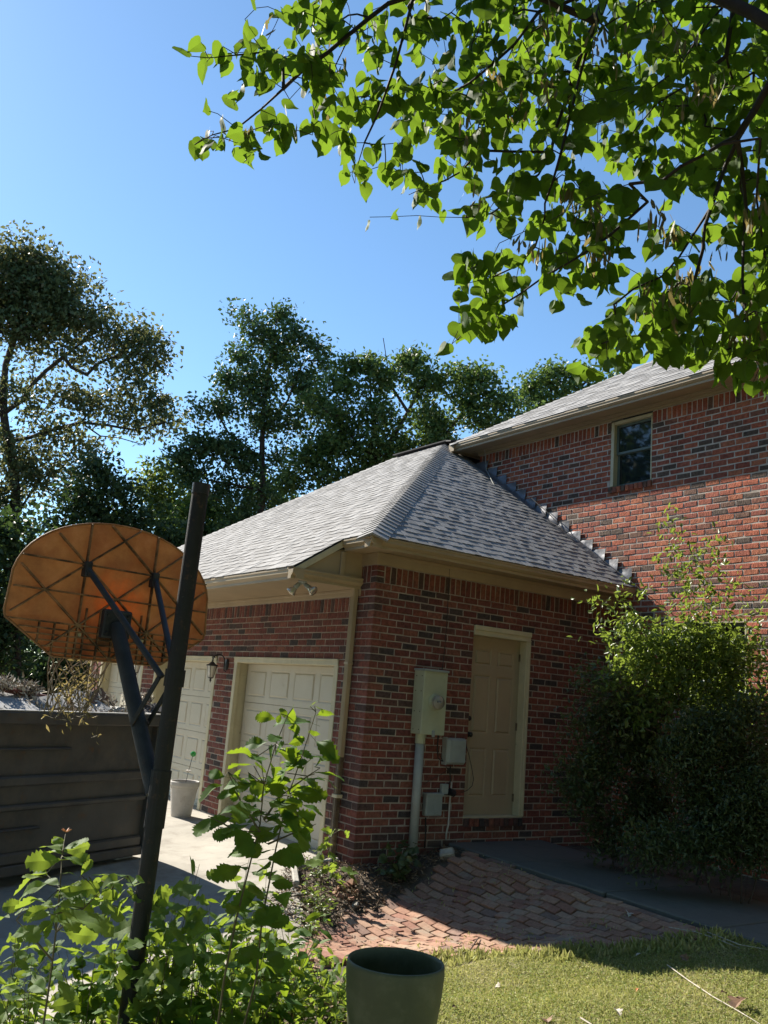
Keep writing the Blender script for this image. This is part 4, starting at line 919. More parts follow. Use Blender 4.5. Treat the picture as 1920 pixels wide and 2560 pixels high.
TPL = {k: leaf_tpl(k) for k in ('heart', 'serrate', 'oval', 'lobed')}
for _k in ('heart', 'serrate', 'oval', 'lobed'):
    V0, F0 = TPL[_k]
    for _i, (_c, _tw, _f, _w) in enumerate(((.1, .1, .5, 1.0), (.25, -.25, 1.0, .95), (-.12, .2, .8, 1.05), (.4, .05, .3, .98), (.2, -.5, 1.9, .9))):
        Vv = V0.copy(); x, y, z = V0.T; z = z * _f - _c * .5 * y ** 2 + .03 * np.sin(9 * y + 3 * x + _i); a = _tw * y
        Vv[:, 0] = (x * np.cos(a) - z * np.sin(a)) * _w; Vv[:, 2] = x * np.sin(a) + z * np.cos(a); Vv[:, 0] += .08 * (_i - 2) * y ** 2; TPL[_k + str(_i)] = (Vv, F0)
TPL['far'] = (np.array([(0, 0, 0), (.3, .45, .05), (0, 1, -.1), (-.3, .45, .05)]), np.array([(0, 1, 2), (0, 2, 3)]))
TPL['narrow'] = (np.array([(0, 0, 0), (.14, .4, .04), (0, 1, -.08), (-.14, .4, .04)]), np.array([(0, 1, 2), (0, 2, 3)]))
TPL['small'] = (np.array([(0, 0, 0), (.2, .3, .06), (.16, .7, .03), (0, 1, -.12), (-.16, .7, .03), (-.2, .3, .06)]), np.array([(0, 1, 2), (0, 2, 3), (0, 3, 4), (0, 4, 5)]))
def frames(D, Nr):
    D = D / np.linalg.norm(D, axis=1, keepdims=True); Xv = np.cross(D, Nr); Xv /= np.maximum(1e-6, np.linalg.norm(Xv, axis=1, keepdims=True)); Zv = np.cross(Xv, D)
    return np.stack([Xv, D, Zv], -1)          # columns
def scatter(name, tpl, P, D, Nr, S, mat, parent=None, tint=None, smooth=True):
    V0, F0 = TPL[tpl]; Mx = frames(D, Nr); n = len(P)
    V = np.einsum('nij,kj->nki', Mx, V0) * S[:, None, None] + P[:, None, :]
    F = F0[None] + (np.arange(n) * len(V0))[:, None, None]
    tint = rng.random(n) if tint is None else tint
    return fast_mesh(name, V.reshape(-1, 3), F.reshape(-1, 3), mat, np.repeat(tint, len(F0)), parent, smooth)
_lm = {}
def leaf_mesh(tpl, mat):
    if (tpl, mat.name) not in _lm:
        V0, F0 = TPL[tpl]; o = fast_mesh('leaf', V0, F0, mat, np.zeros(len(F0)), None, True); _lm[(tpl, mat.name)] = o.data; bpy.data.objects.remove(o)
    return _lm[(tpl, mat.name)]
def leaf_objs(tpl, P, D, Nr, S, mat, parent, limit=300):
    """largest in view become leaf objects, the rest one joined part"""
    pr_ = proj(P); inn = (pr_[:, 0] > -30) & (pr_[:, 0] < 1950) & (pr_[:, 1] > -30) & (pr_[:, 1] < 2590) & (pr_[:, 2] > .2)
    size = np.where(inn, S / np.maximum(.2, pr_[:, 2]), 0); od = np.argsort(-size); Mx = frames(D, Nr); wl = np.array(world_loc(parent))
    big = [i for i in od[:limit] if size[i] > 0]; rest_ = np.array(sorted(set(range(len(P))) - set(big)), int)
    for i in big:
        o = bpy.data.objects.new('leaf', leaf_mesh(tpl + str(i % 5), mat)); COL.objects.link(o); o.parent = parent; m3 = Mx[i] * S[i]; p = P[i] - wl
        o.matrix_local = Matrix(((m3[0, 0], m3[0, 1], m3[0, 2], p[0]), (m3[1, 0], m3[1, 1], m3[1, 2], p[1]), (m3[2, 0], m3[2, 1], m3[2, 2], p[2]), (0, 0, 0, 1)))
    for q in range(3):
        rr = rest_[rest_ % 3 == q]
        if len(rr): kind(scatter('foliage', tpl + str(q * 2), P[rr], D[rr], Nr[rr], S[rr], mat, parent), 'stuff')
def rdir(n, up=0.0, r=rng):
    v = r.normal(size=(n, 3)); v[:, 2] += up; return v / np.linalg.norm(v, axis=1, keepdims=True)
class Skel:
    def __init__(s): s.p = []; s.par = []; s.w = []
    def add(s, p, par): s.p.append(np.asarray(p, float)); s.par.append(par); return len(s.p) - 1
    def line(s, pts, start=None, seg=.5):
        last = start
        for i, p in enumerate(pts):
            p = np.asarray(p, float)
            if last is None: last = s.add(p, -1); continue
            a = s.p[last]; L = np.linalg.norm(p - a); k = max(1, int(L / seg))
            for j in range(1, k + 1):
                last = s.add(a + (p - a) * j / k + (rng.normal(0, .03 * L / k, 3) if j < k else 0), last)
        return last
    def near(s, p): A = np.array(s.p); d = np.linalg.norm(A - p, axis=1); i = int(d.argmin()); return i, d[i]
    def grow(s, targets, seg=.4, bend=.12, sag=0.0, maxd=None):
        T = [np.asarray(t, float) for t in targets]; A = np.array(s.p); tips = []
        d = np.array([np.linalg.norm(A - t, axis=1).min() for t in T]); order = np.argsort(d)
        for i in order:
            t = T[i]; A = np.array(s.p); dd = np.linalg.norm(A - t, axis=1) + .25 * np.maximum(0, A[:, 2] - t[2]); j = int(dd.argmin()); a = s.p[j]; L = np.linalg.norm(t - a)
            if maxd and L > maxd: continue
            k = max(1, int(L / seg)); last = j; off = rng.normal(0, bend * L, 3)
            for q in range(1, k + 1):
                f = q / k; last = s.add(a + (t - a) * f + off * math.sin(f * math.pi) * (1 - f * .3) - Z3 * sag * L * math.sin(f * math.pi) * -1, last)
            tips.append(last)
        return tips
    def radii(s, tip=.01, ex=2.2, rmax=1.0):
        n = len(s.p); acc = np.zeros(n); ch = np.zeros(n)
        for i in range(n - 1, -1, -1):
            if acc[i] == 0: acc[i] = tip ** ex
            if s.par[i] >= 0: acc[s.par[i]] += acc[i]
        return np.minimum(acc ** (1 / ex), rmax)
    def mesh(s, name, mat, parent, tip=.01, n=5, ex=2.2, rmax=1.0, base=None, rad=None):
        r = s.radii(tip, ex, rmax) if rad is None else rad; P = np.array(s.p); par = np.array(s.par); ok = np.where(par >= 0)[0]
        a = P[par[ok]]; b_ = P[ok]; D = b_ - a; L = np.linalg.norm(D, axis=1, keepdims=True); D = D / np.maximum(L, 1e-6)
        ref = np.where(np.abs(D[:, 2:3]) < .9, np.array([[0, 0, 1.]]), np.array([[1., 0, 0]])); U_ = np.cross(D, ref); U_ /= np.linalg.norm(U_, axis=1, keepdims=True); W = np.cross(D, U_)
        ra = np.minimum(r[par[ok]], r[ok] * 1.35)[:, None, None]; rb = r[ok][:, None, None]; an = np.arange(n) * 2 * math.pi / n; ring = np.cos(an)[None, :, None] * U_[:, None, :] + np.sin(an)[None, :, None] * W[:, None, :]
        V = np.concatenate([a[:, None, :] - D[:, None, :] * ra * .3 + ring * ra, b_[:, None, :] + ring * rb], 1); m_ = len(ok); j = np.arange(n); q = np.stack([j, (j + 1) % n, (j + 1) % n + n, j + n], -1)
        F = q[None] + (np.arange(m_) * 2 * n)[:, None, None]; return fast_mesh(name, V.reshape(-1, 3), F.reshape(-1, 4), mat, np.full(m_ * n, .5), parent, True)

def blob_points(blobs, per, Dd, dz_):
    """blobs: (u,v,radius_px[,weight]) in the photo, spread in depth too"""
    out = []
    for b_ in blobs:
        u, v, r = b_[:3]; wgt = b_[3] if len(b_) > 3 else 1; D = Dd + (b_[4] if len(b_) > 4 else 0); R_ = max(.25, r * D / FPX - .25); c = at(u, v, D); n = max(2, int(per * wgt * (r / 100) ** 1.6))
        q = rng.normal(size=(n, 3)); q /= np.linalg.norm(q, axis=1, keepdims=True); q *= (rng.random((n, 1)) ** .42) * R_
        q = q @ np.stack([CAM_R, CAM_F * dz_, CAM_U]); out.append(c + q)
    return np.vstack(out)
def far_tree(name, label, D, blobs, trunk, limbs, mat, per=22, leaves=70, ls=.13, cr=.42, tpl='far', dz_=1.0, tip=.012, rmax=.4, base_v=None, group='trees beyond the garage', droop=0., bark='bark', seed=1, flat=.7):
    tpts = [at(u, v, D) for u, v in trunk]; foot = tpts[0].copy(); foot[2] = -.6
    t = thing(name, label, 'tree', (foot[0], foot[1], -.3), group)
    sk = Skel(); sk.line([foot] + tpts, seg=.8)
    for lm_ in limbs:
        pts = [at(u, v, D + (lm_[0] if np.isscalar(lm_[0]) else 0)) for u, v in (lm_[1:] if np.isscalar(lm_[0]) else lm_)]; j, _ = sk.near(pts[0]); sk.line(pts[1:], start=j, seg=.6)
    T = blob_points(blobs, per, D, dz_); T = T[T[:, 2] > .4]
    tips = sk.grow(T, seg=.55, bend=.1)
    sk.mesh('trunk', M[bark], t, tip=tip, ex=2.05, rmax=rmax)
    tp = np.array([sk.p[i] for i in tips]); n = leaves
    c = np.repeat(tp, n, 0); off = np.clip(rng.normal(size=c.shape), -1.5, 1.5) * cr * .5; off[:, 2] *= flat; off *= np.repeat(rng.uniform(.6, 1.25, (len(tp), 1)), n, 0)
    P = c + off; Dd = rdir(len(P)); Dd[:, 2] -= droop; Nr = rdir(len(P), .9)
    scatter('crown', tpl, P, Dd, Nr, ls * rng.uniform(.6, 1.3, len(P)), M[mat], t, np.clip(np.repeat(rng.random(len(tp)) * .6, n) + rng.random(len(P)) * .4, 0, .999))
    return t

S2 = lambda pts: [(x / 2.074, 550 + y / 2.074) for x, y in pts]
far_tree('oak_tree', 'tall spreading oak with bronze leaves and bare crooked limbs at the left edge', 34,
    [(60, 690, 110), (160, 720, 90), (-40, 750, 140), (30, 800, 110), (250, 800, 70, .8), (140, 810, 90), (330, 850, 60, .8), (290, 880, 55, .6), (380, 870, 30), (360, 940, 48, .7), (390, 900, 25), (200, 900, 50, .45), (70, 930, 70, .35), (310, 980, 50, .5),
     (180, 990, 70, .5), (230, 1020, 50, .5), (90, 1010, 60, .5), (300, 1040, 45, .5), (380, 1010, 40, .8), (425, 1045, 22), (400, 1060, 24), (340, 1075, 32, .4), (150, 1110, 70, .6), (40, 1130, 80, .7), (230, 1140, 45, .5), (-80, 1000, 120, .7), (100, 1200, 70, .7), (20, 1250, 80, .7), (-60, 1300, 100, .8), (180, 1180, 40, .6), (60, 640, 60)],
    S2([(70, 2300), (75, 1900), (80, 1700), (85, 1400), (40, 1150), (20, 1000)]),
    [S2([(20, 1000), (20, 880), (30, 750), (80, 600), (110, 480)]), S2([(60, 1060), (110, 940), (170, 850), (240, 780), (330, 710), (440, 620), (560, 590)]), S2([(300, 740), (370, 765), (450, 803), (500, 750), (560, 720), (640, 700)]),
     S2([(60, 1190), (150, 1130), (250, 1095), (420, 1050), (560, 1065), (700, 1090), (850, 1050)]), S2([(420, 1060), (520, 1120), (620, 1130), (740, 1165)]), S2([(85, 1500), (200, 1350), (330, 1280)])],
    'oakfar', per=22, leaves=120, ls=.2, cr=1.05, tpl='far', tip=.02, rmax=.5, droop=.3, dz_=.8)
far_tree('poplar_tree', 'tall narrow deep-green tree left of the roof peak', 28,
    [(700, 790, 32), (650, 830, 42), (740, 840, 42), (690, 880, 62), (790, 870, 30), (810, 910, 32), (600, 890, 36), (570, 950, 40), (640, 960, 70), (760, 960, 62), (560, 1020, 45), (500, 1025, 24), (650, 1040, 75, .8), (790, 1020, 50), (730, 1060, 55, .6), (500, 1120, 50), (560, 1120, 60), (450, 1140, 28), (620, 1160, 60, .8), (700, 1140, 50, .5), (480, 1190, 45), (560, 1220, 60, .7), (430, 1150, 20), (660, 1240, 50, .7), (820, 1100, 40, .8), (610, 790, 22), (590, 1300, 60, .7)],
    [(655, 1600), (652, 1300), (655, 1150), (660, 1000), (680, 880), (695, 780)], [[(655, 1100), (720, 1000), (760, 900)], [(655, 1180), (570, 1080), (530, 1010)], [(655, 1220), (760, 1130), (800, 1050)], [(655, 1260), (520, 1200), (450, 1150)]],
    'tallfar', per=34, leaves=80, ls=.15, cr=.6, tip=.012, rmax=.22)
far_tree('maple_tree', 'broad mid-green tree directly behind the garage roof peak', 26,
    [(880, 920, 32), (930, 900, 28), (860, 970, 52), (960, 950, 52), (1040, 900, 40), (1060, 960, 60), (1150, 960, 55), (1210, 950, 48), (1250, 1000, 42), (1180, 1030, 60), (1070, 1050, 70), (940, 1040, 70), (850, 1040, 55), (800, 1000, 30), (830, 1110, 60), (930, 1120, 70), (780, 1150, 60), (1000, 900, 25), (1290, 1040, 30), (1240, 1060, 50), (730, 1210, 50, .8), (820, 1190, 60, .8), (900, 1180, 50, .8), (1100, 1110, 60), (1000, 1120, 60)],
    [(960, 1600), (950, 1300), (940, 1150), (930, 1050), (925, 960)], [[(940, 1130), (1020, 1030), (1060, 950)], [(950, 1200), (1120, 1080), (1180, 1000)], [(940, 1160), (850, 1060)], [(1010, 1040), (975, 960), (962, 870), (958, 845)], [(975, 960), (905, 930), (893, 905)]],
    'midfar', per=32, leaves=80, ls=.145, cr=.6, tip=.012, rmax=.2)
far_tree('ash_tree', 'sparse pale-green treetop above the ridge right of the roof peak', 31,
    [(1370, 945, 30, 1.2), (1330, 960, 28), (1400, 930, 24, 1.2), (1430, 960, 26), (1350, 1000, 30), (1400, 990, 26), (1300, 1000, 22), (1450, 940, 20), (1480, 980, 30), (1550, 960, 35)],
    [(1400, 1500), (1395, 1200), (1385, 1050), (1375, 960)], [[(1390, 1100), (1340, 1010), (1320, 970)], [(1390, 1060), (1430, 990), (1470, 950)]], 'midfar', per=50, leaves=60, ls=.17, cr=.65, tip=.014, rmax=.15)
far_tree('hickory_tree', 'pale yellow-green tree between the oak and the tall narrow tree', 33,
    [(410, 1180, 32), (380, 1210, 35), (450, 1200, 30), (400, 1250, 45), (470, 1270, 50), (430, 1300, 60), (500, 1330, 50), (440, 1370, 50)], [(430, 1650), (430, 1400), (425, 1280)], [], 'lightfar', per=45, leaves=50, ls=.2, cr=.9, rmax=.15)
far_tree('gum_tree', 'dark leafy tree in front of the oak trunk, above the backboard', 27,
    [(250, 1180, 45), (200, 1240, 60), (300, 1230, 50), (340, 1290, 50), (250, 1310, 75), (330, 1370, 70), (180, 1340, 60), (420, 1350, 50), (400, 1430, 70), (280, 1430, 70), (480, 1430, 60), (150, 1420, 60)], [(270, 1750), (265, 1500), (260, 1350), (255, 1230)],
    [[(262, 1400), (340, 1320)], [(262, 1400), (190, 1300)]], 'darkfar', per=28, leaves=90, ls=.17, cr=.8, rmax=.25)
far_tree('elm_tree', 'small bright-green tree behind the left end of the garage roof', 30,
    [(470, 1290, 40), (520, 1260, 40), (500, 1340, 50), (560, 1300, 45), (610, 1270, 40), (540, 1350, 50), (480, 1400, 50), (660, 1220, 40), (700, 1250, 40)], [(560, 1650), (550, 1450), (545, 1340)], [], 'midfar', per=40, leaves=70, ls=.16, cr=.7, rmax=.14)
far_tree('beech_tree', 'dark tree with a thick trunk at the far left edge below the oak', 23,
    [(-60, 1400, 110), (30, 1330, 60), (60, 1500, 60, .5), (-20, 1550, 90), (10, 1650, 60, .8), (-120, 1500, 150), (30, 1420, 50)], [(60, 1900), (45, 1600), (40, 1400)], [], 'darkfar', per=26, leaves=60, ls=.19, cr=.85, rmax=.25)
far_tree('dogwood_tree', 'low dark understory tree seen below the backboard', 28,
    [(60, 1560, 70), (140, 1600, 70), (200, 1660, 60), (110, 1690, 60), (30, 1690, 60), (240, 1560, 50), (180, 1520, 60), (230, 1700, 50), (60, 1760, 60), (170, 1760, 60)], [(130, 1900), (125, 1750), (120, 1640)], [], 'darkfar', per=30, leaves=60, ls=.17, cr=.8, rmax=.13)
# woods farther back, one mass of foliage
P = []
for _ in range(520):
    u = rng.uniform(-900, 900); v = rng.uniform(1340, 1790); D = rng.uniform(30, 38); P.append(at(u, v, D))
P = np.array(P); P = P[P[:, 2] > 0]; n = 60; c = np.repeat(P, n, 0); Pp = c + rng.normal(size=c.shape) * .8
kind(scatter('woodland', 'far', Pp, rdir(len(Pp)), rdir(len(Pp), .8), .3 * rng.uniform(.6, 1.3, len(Pp)), M['darkfar']), 'stuff')
# woods to the left that the windows reflect
for k in range(5):
    a = -48 + k * 9; D0 = 24 + 3 * (k % 2); px, py = CAM_C[0] + 6 + D0 * math.sin(math.radians(a)), CAM_C[1] + 6 + D0 * math.cos(math.radians(a)); hgt = 15 + (k * 37 % 5) * .5
    if a > -34 : continue
    t = thing('oak_tree', 'oak number of the wood left of the view'.replace('number', ['nearest', 'second', 'third', 'fourth', 'fifth'][k]), 'tree', (px, py, -.3), 'wood left of the view'); sk = Skel(); sk.line([(px, py, -.5), (px, py, hgt * .7)], seg=1); T = np.array([px, py, hgt * .62]) + rng.normal(size=(150, 3)) * [2.6, 2.6, 3.0]
    tips = sk.grow(T, seg=.8); sk.mesh('trunk', M['bark'], t, tip=.02, rmax=.25); tp = np.array([sk.p[i] for i in tips]); c = np.repeat(tp, 45, 0); P = c + rng.normal(size=c.shape) * .6
    scatter('crown', 'far', P, rdir(len(P)), rdir(len(P), .8), .4 * rng.uniform(.6, 1.3, len(P)), M['tallfar'], t)
for k, (px, py, hgt, lab) in enumerate(((-13, -13, 12, 'added tree behind the viewer to the far left'), (-7, -17, 14, 'added tree straight behind the viewer'), (0, -16, 13, 'added tree behind the viewer beside the lawn'), (7, -15, 14, 'added tree at the back of the lawn on the right'), (1.5, -10.5, 9, 'added young tree on the lawn right of the viewer'), (-15, -5, 11, 'added tree beside the drive entrance'), (-3, -13.5, 13, 'nearest added tree right behind the viewer'), (4, -12.5, 13, 'added broad tree at the lawn edge behind on the right'), (10, -11, 13, 'added tree behind the house corner'), (-10, -11, 12, 'added tree behind the viewer over the drive'), (-16, 2, 12, 'added tree left of the dumpster beyond the drive'), (-17, 9, 13, 'second added tree left of the dumpster'), (12, -5.5, 12, 'added tree beside the right end of the house'))):  # out-of-view trees added to keep sky light off walls and patio
    t = thing('added_shade_tree', lab, 'tree', (px, py, -.1), 'unseen trees added to block sky light'); sk = Skel(); sk.line([(px, py, -.4), (px, py, hgt * .55)], seg=1); T = np.array([px, py, hgt * .62]) + rng.normal(size=(150, 3)) * [hgt * .17, hgt * .17, hgt * .19]; T = T[T[:, 2] > 2]
    tips = sk.grow(T, seg=.8); sk.mesh('trunk', M['bark'], t, tip=.02, rmax=.25); tp = np.array([sk.p[i] for i in tips]); c = np.repeat(tp, 50, 0); P = c + rng.normal(size=c.shape) * .55
    scatter('crown', 'far', P, rdir(len(P)), rdir(len(P), .8), .38 * rng.uniform(.6, 1.3, len(P)), M['tallfar'], t)
print('trees done')

# ------------------------------------------------------------------ redbud overhead
rb_base = np.array([-1.6, -8.9, -.1])
rb = thing('redbud_tree', 'overhanging redbud with heart-shaped leaves and seed pods filling the upper right', 'tree', rb_base)
sk = Skel()
crotch = at(2350, 100, 3.9)
sk.line([rb_base, rb_base + np.array([.05, .1, 1.6]), crotch - Z3 * .6, crotch], seg=.3)
Z = lambda pts: [(1100 + x / 2.023, y / 2.023) for x, y in pts]
Z2 = lambda pts: [(400 + x / 2.074, y / 2.074) for x, y in pts]
BRS = [
 (3.7, Z([(1800, 200), (1659, 440), (1590, 560), (1500, 690), (1420, 730), (1330, 785), (1220, 840), (1130, 910), (960, 930), (850, 965), (750, 1000), (650, 1060), (560, 1115), (470, 1150), (300, 1230)]), None),
 (3.8, Z([(1130, 910), (1050, 1020), (950, 1110), (860, 1190), (760, 1260), (650, 1330), (540, 1390), (400, 1490), (270, 1570), (150, 1660), (60, 1740)]), None),
 (3.9, Z([(1500, 690), (1440, 850), (1420, 900), (1370, 1050), (1340, 1140), (1330, 1260), (1290, 1410), (1260, 1560)]), None),
 (3.8, Z([(1510, 700), (1530, 870), (1550, 1060), (1535, 1250), (1530, 1430), (1550, 1600)]), None),
 (3.9, Z([(1370, 1050), (1280, 1190), (1210, 1300), (1120, 1400), (980, 1460), (880, 1540)]), None),
 (4.2, Z([(1000, -250), (900, -100), (830, 0), (790, 110), (740, 200), (690, 340), (640, 500), (590, 640), (560, 770), (500, 880), (400, 980), (260, 1080), (130, 1100), (0, 1098), (-120, 1090), (-355, 1098)]), None),
 (4.0, Z([(760, 150), (730, 300), (690, 450), (650, 620), (610, 780), (570, 920), (530, 1030), (530, 1100), (480, 1250), (400, 1340), (270, 1400), (130, 1435)]), None),
 (3.9, Z2([(1700, -150), (1450, -60), (1180, 20), (990, 170), (860, 280), (750, 355), (640, 460), (520, 570), (400, 665), (270, 700), (180, 750)]), None),
 (3.9, Z2([(750, 350), (640, 300), (540, 270), (400, 285), (250, 300), (150, 290)]), None),
 (3.9, Z2([(540, 270), (480, 190), (440, 100)]), None), (3.9, Z2([(400, 640), (300, 590), (240, 570)]), None),
 (4.0, Z2([(1600, -200), (1400, -60), (1310, 0), (1270, 150), (1220, 340), (1170, 480), (1130, 590), (1060, 740), (1020, 870), (1010, 950)]), None),
 (3.9, Z2([(820, 320), (800, 420), (790, 520), (805, 620), (790, 700)]), None), (3.9, Z2([(900, 250), (910, 340), (940, 420)]), None),
 (4.1, Z2([(1750, 700), (1659, 780), (1560, 890), (1480, 935), (1380, 970), (1290, 1010)]), None),
 (4.3, Z([(1500, -50), (1300, 200), (1200, 350), (1000, 500), (800, 620)]), None), (4.4, Z([(1659, 150), (1450, 280), (1300, 400), (1100, 520), (950, 700)]), None),
 (3.6, Z([(1659, 420), (1620, 700), (1600, 1000), (1640, 1300)]), None), (4.2, Z([(600, -60), (500, 60), (380, 220), (260, 330), (150, 420), (40, 480)]), None),
]
first = True
for D, px, _ in BRS:
    n_p = len(px); pts = [at(u, v, D + .12 * math.sin(i * .9 + D * 5)) for i, (u, v) in enumerate(px)]
    if len(sk.p) > 12 and not first:
        j, dd = sk.near(pts[0])
        if dd < .35: sk.line(pts[1:], start=j, seg=.12); continue
    j, dd = sk.near(pts[0]); sk.line([pts[0]], start=j, seg=.25); j = len(sk.p) - 1; sk.line(pts[1:], start=j, seg=.12); first = False
# foliage density regions in photo pixels (u0,v0,u1,v1,count,depth)
def in_poly_pts(poly, n):
    P = np.array(poly, float); f = pip(poly); out = []
    while len(out) < n:
        q = np.array([rng.uniform(P[:, 0].min(), P[:, 0].max()), rng.uniform(P[:, 1].min(), P[:, 1].max())])
        if f(q[:1], q[1:])[0]: out.append(q)
    return np.array(out)
tw = []
def addt(poly, n, d0, d1):
    q = in_poly_pts(poly, n); tw.extend([at(u, v, rng.uniform(d0, d1)) for u, v in q])
addt([(470, 110), (700, 20), (900, -60), (860, 230), (760, 330), (690, 380), (560, 400), (480, 360), (560, 250), (500, 160)], 62, 3.7, 4.2)
addt([(760, 60), (1100, -80), (1100, 300), (1000, 480), (930, 470), (860, 440), (790, 330)], 56, 3.8, 4.5)
addt([(1000, -100), (1500, -100), (1500, 350), (1280, 560), (1180, 560), (1020, 540), (980, 300)], 130, 3.8, 4.7)
addt([(1450, -100), (2050, -100), (2050, 500), (1900, 560), (1700, 480), (1500, 480), (1400, 400)], 130, 3.7, 4.7)
addt([(1280, 420), (1560, 440), (1560, 560), (1430, 640), (1350, 640), (1260, 560)], 22, 3.8, 4.4)
addt([(1130, 660), (1250, 600), (1420, 640), (1500, 700), (1500, 760), (1330, 790), (1230, 830), (1130, 840), (1100, 830), (1140, 740)], 46, 3.7, 4.2)
addt([(1480, 560), (1700, 540), (1760, 640), (1700, 700), (1600, 760), (1500, 720)], 20, 3.8, 4.2)
addt([(1460, 830), (1600, 760), (1750, 680), (1950, 690), (1990, 930), (1880, 960), (1740, 900), (1640, 870), (1560, 900), (1500, 960), (1450, 930)], 80, 3.5, 4.2)
addt([(1780, 480), (1990, 480), (1990, 720), (1850, 700), (1800, 620)], 34, 3.6, 4.2)
addt([(1250, -150), (2050, -150), (2050, 420), (1800, 480), (1500, 380), (1300, 250)], 290, 4.2, 5.3)
addt([(1000, -100), (1350, -100), (1350, 300), (1150, 450), (1000, 300)], 60, 4.2, 4.8)
addt([(1500, 700), (1950, 640), (1990, 900), (1850, 950), (1560, 880)], 40, 3.8, 4.6)
tips = sk.grow(tw, seg=.045, bend=.12, maxd=.9)
# petal of leaves along the outer twigs
rad = sk.radii(.0016, 2.0, .06)
par = np.array(sk.par); Pn = np.array(sk.p)
sk.mesh('trunk', M['barkdark'], rb, rad=rad, n=5)
ok = np.where((par >= 0) & (rad < .0075))[0]; prj = proj(Pn[ok])
ok = ok[(prj[:, 0] > 380) & (prj[:, 2] > 1)]
LP, LD, LN, LS = [], [], [], []
side = 1
for i in ok:
    a = Pn[i]; d = norm(a - Pn[par[i]])
    nleaf = 1 if rng.random() < (.62 if proj(Pn[i])[0] < 980 else .95) else 0
    if i in set(): nleaf = 1
    for _ in range(nleaf):
        side = -side; lat = norm(np.cross(d, Z3) * side + rng.normal(0, .35, 3)); dn = norm(lat * .55 + d * .25 - Z3 * rng.uniform(.55, 1.5) + rng.normal(0, .18, 3))
        base = a + lat * .03; s_ = rng.uniform(.055, .092)
        LP.append(base); LD.append(dn); LN.append(norm(rng.normal(0, 1, 3) * [1, 1, .35] + np.array([.3, -.5, .45]))); LS.append(s_)
for t_ in tips:
    a = Pn[t_]; d = norm(a - Pn[par[t_]]); LP.append(a); LD.append(norm(d * .5 - Z3 * .9 + rng.normal(0, .2, 3))); LN.append(norm(rng.normal(0, 1, 3))); LS.append(rng.uniform(.06, .095))
LP, LD, LN, LS = map(np.array, (LP, LD, LN, LS)); _q = proj(LP); _k = (_q[:, 0] > 440) | (_q[:, 1] > 2700) | (_q[:, 2] < 0); LP, LD, LN, LS = LP[_k], LD[_k], LN[_k], LS[_k]; print('redbud leaves', len(LP))
leaf_objs('heart', LP, LD, LN, LS, M['redbud'], rb)
# seed pods hanging in bunches
V, Fq = [], []; pods = MB()
for (u, v, k) in [(1160, 300, 10), (1375, 40, 14), (1380, 210, 12), (1300, 250, 8), (1500, 80, 16), (1560, 120, 12), (1640, 60, 12), (1700, 90, 12), (1790, 200, 16), (1740, 230, 12), (1420, 480, 14), (1460, 500, 12), (1310, 590, 10), (1340, 600, 8), (1190, 480, 4), (1480, 640, 18), (1500, 620, 14), (1650, 540, 18), (1670, 570, 12),
                  (1720, 690, 34), (1740, 730, 34), (1700, 750, 20), (1640, 740, 16), (1880, 530, 18), (1870, 800, 26), (1800, 600, 14), (1500, 560, 14), (1410, 600, 10), (1220, 180, 8), (680, 60, 4), (708, 270, 3), (612, 330, 3), (790, 200, 4), (835, 160, 5), (1850, 760, 20), (1590, 780, 8)]:
    c0 = at(u, v, rng.uniform(3.6, 4.1))
    for _ in range(k):
        p0 = c0 + rng.normal(0, .035, 3); L = rng.uniform(.05, .09); d = norm(np.array([0, 0, -1]) + rng.normal(0, .25, 3)); s_ = norm(np.cross(d, rng.normal(size=3))) * rng.uniform(.005, .008)
        pods.add([p0, p0 + d * L * .3 + s_, p0 + d * L * .8 + s_, p0 + d * L, p0 + d * L * .8 - s_, p0 + d * L * .3 - s_], [(0, 1, 2, 3, 4, 5)], rng.random())
kind(pods.build('seed_pods', M['pod'], rb), 'stuff')

# ------------------------------------------------------------------ basketball hoop
bp_xy = np.array([-3.66, -3.60]); gz0 = float(G(*bp_xy))
PX_D = (at(316, 2560, 4.25) - CAM_C)
zb_of = lambda x, y, v: None
bp = at(414, 1820, 4.56); bp_xy = bp[:2]
hoop = thing('basketball_hoop', 'old basketball hoop seen from behind, dark pole with orange fan-shaped ribbed backboard', 'basketball hoop', (bp_xy[0], bp_xy[1], gz0))
PZ = float(at(500, 1205, 4.75)[2])
# height of pole top from the picture row
d0 = np.array([bp_xy[0], bp_xy[1], 0]) - CAM_C
k_ = (1280 - 1212) / FPX; PZ = float((k_ * (d0 @ CAM_F) - d0 @ CAM_U) / (CAM_U[2] - k_ * CAM_F[2]))
def zrow(xy, v):
    d = np.array([xy[0], xy[1], 0]) - CAM_C; k = (1280 - v) / FPX; return float((k * (d @ CAM_F) - d @ CAM_U) / (CAM_U[2] - k * CAM_F[2]))
LEAN = CAM_R * np.array([1, 1, 0]) * .034 / PZ
ppt = lambda z: np.array([bp_xy[0], bp_xy[1], 0]) + LEAN * (z - 0.6) + Z3 * z
mb = MB(); mb.tube([ppt(gz0 - .1), ppt(1.0), ppt(PZ)], .0445, 24); mb.build('pole', M['pole'], hoop, smooth=False)
mb = MB(); mb.tube([ppt(PZ - .05), ppt(PZ + .006)], .047, 24); mb.build('pole_cap', M['black'], hoop)
mb = MB(); zc1 = zrow(bp_xy, 1716); zc2 = zrow(bp_xy, 1673); mb.tube([ppt(zc1), ppt(zc2)], .052, 16); mb.build('collar', M['pole'], hoop)
mb = MB(); zc3 = zrow(bp_xy, 1925); mb.tube([ppt(zc3 - .28), ppt(zc3)], .051, 16); mb.build('lower_sleeve', M['pole'], hoop)
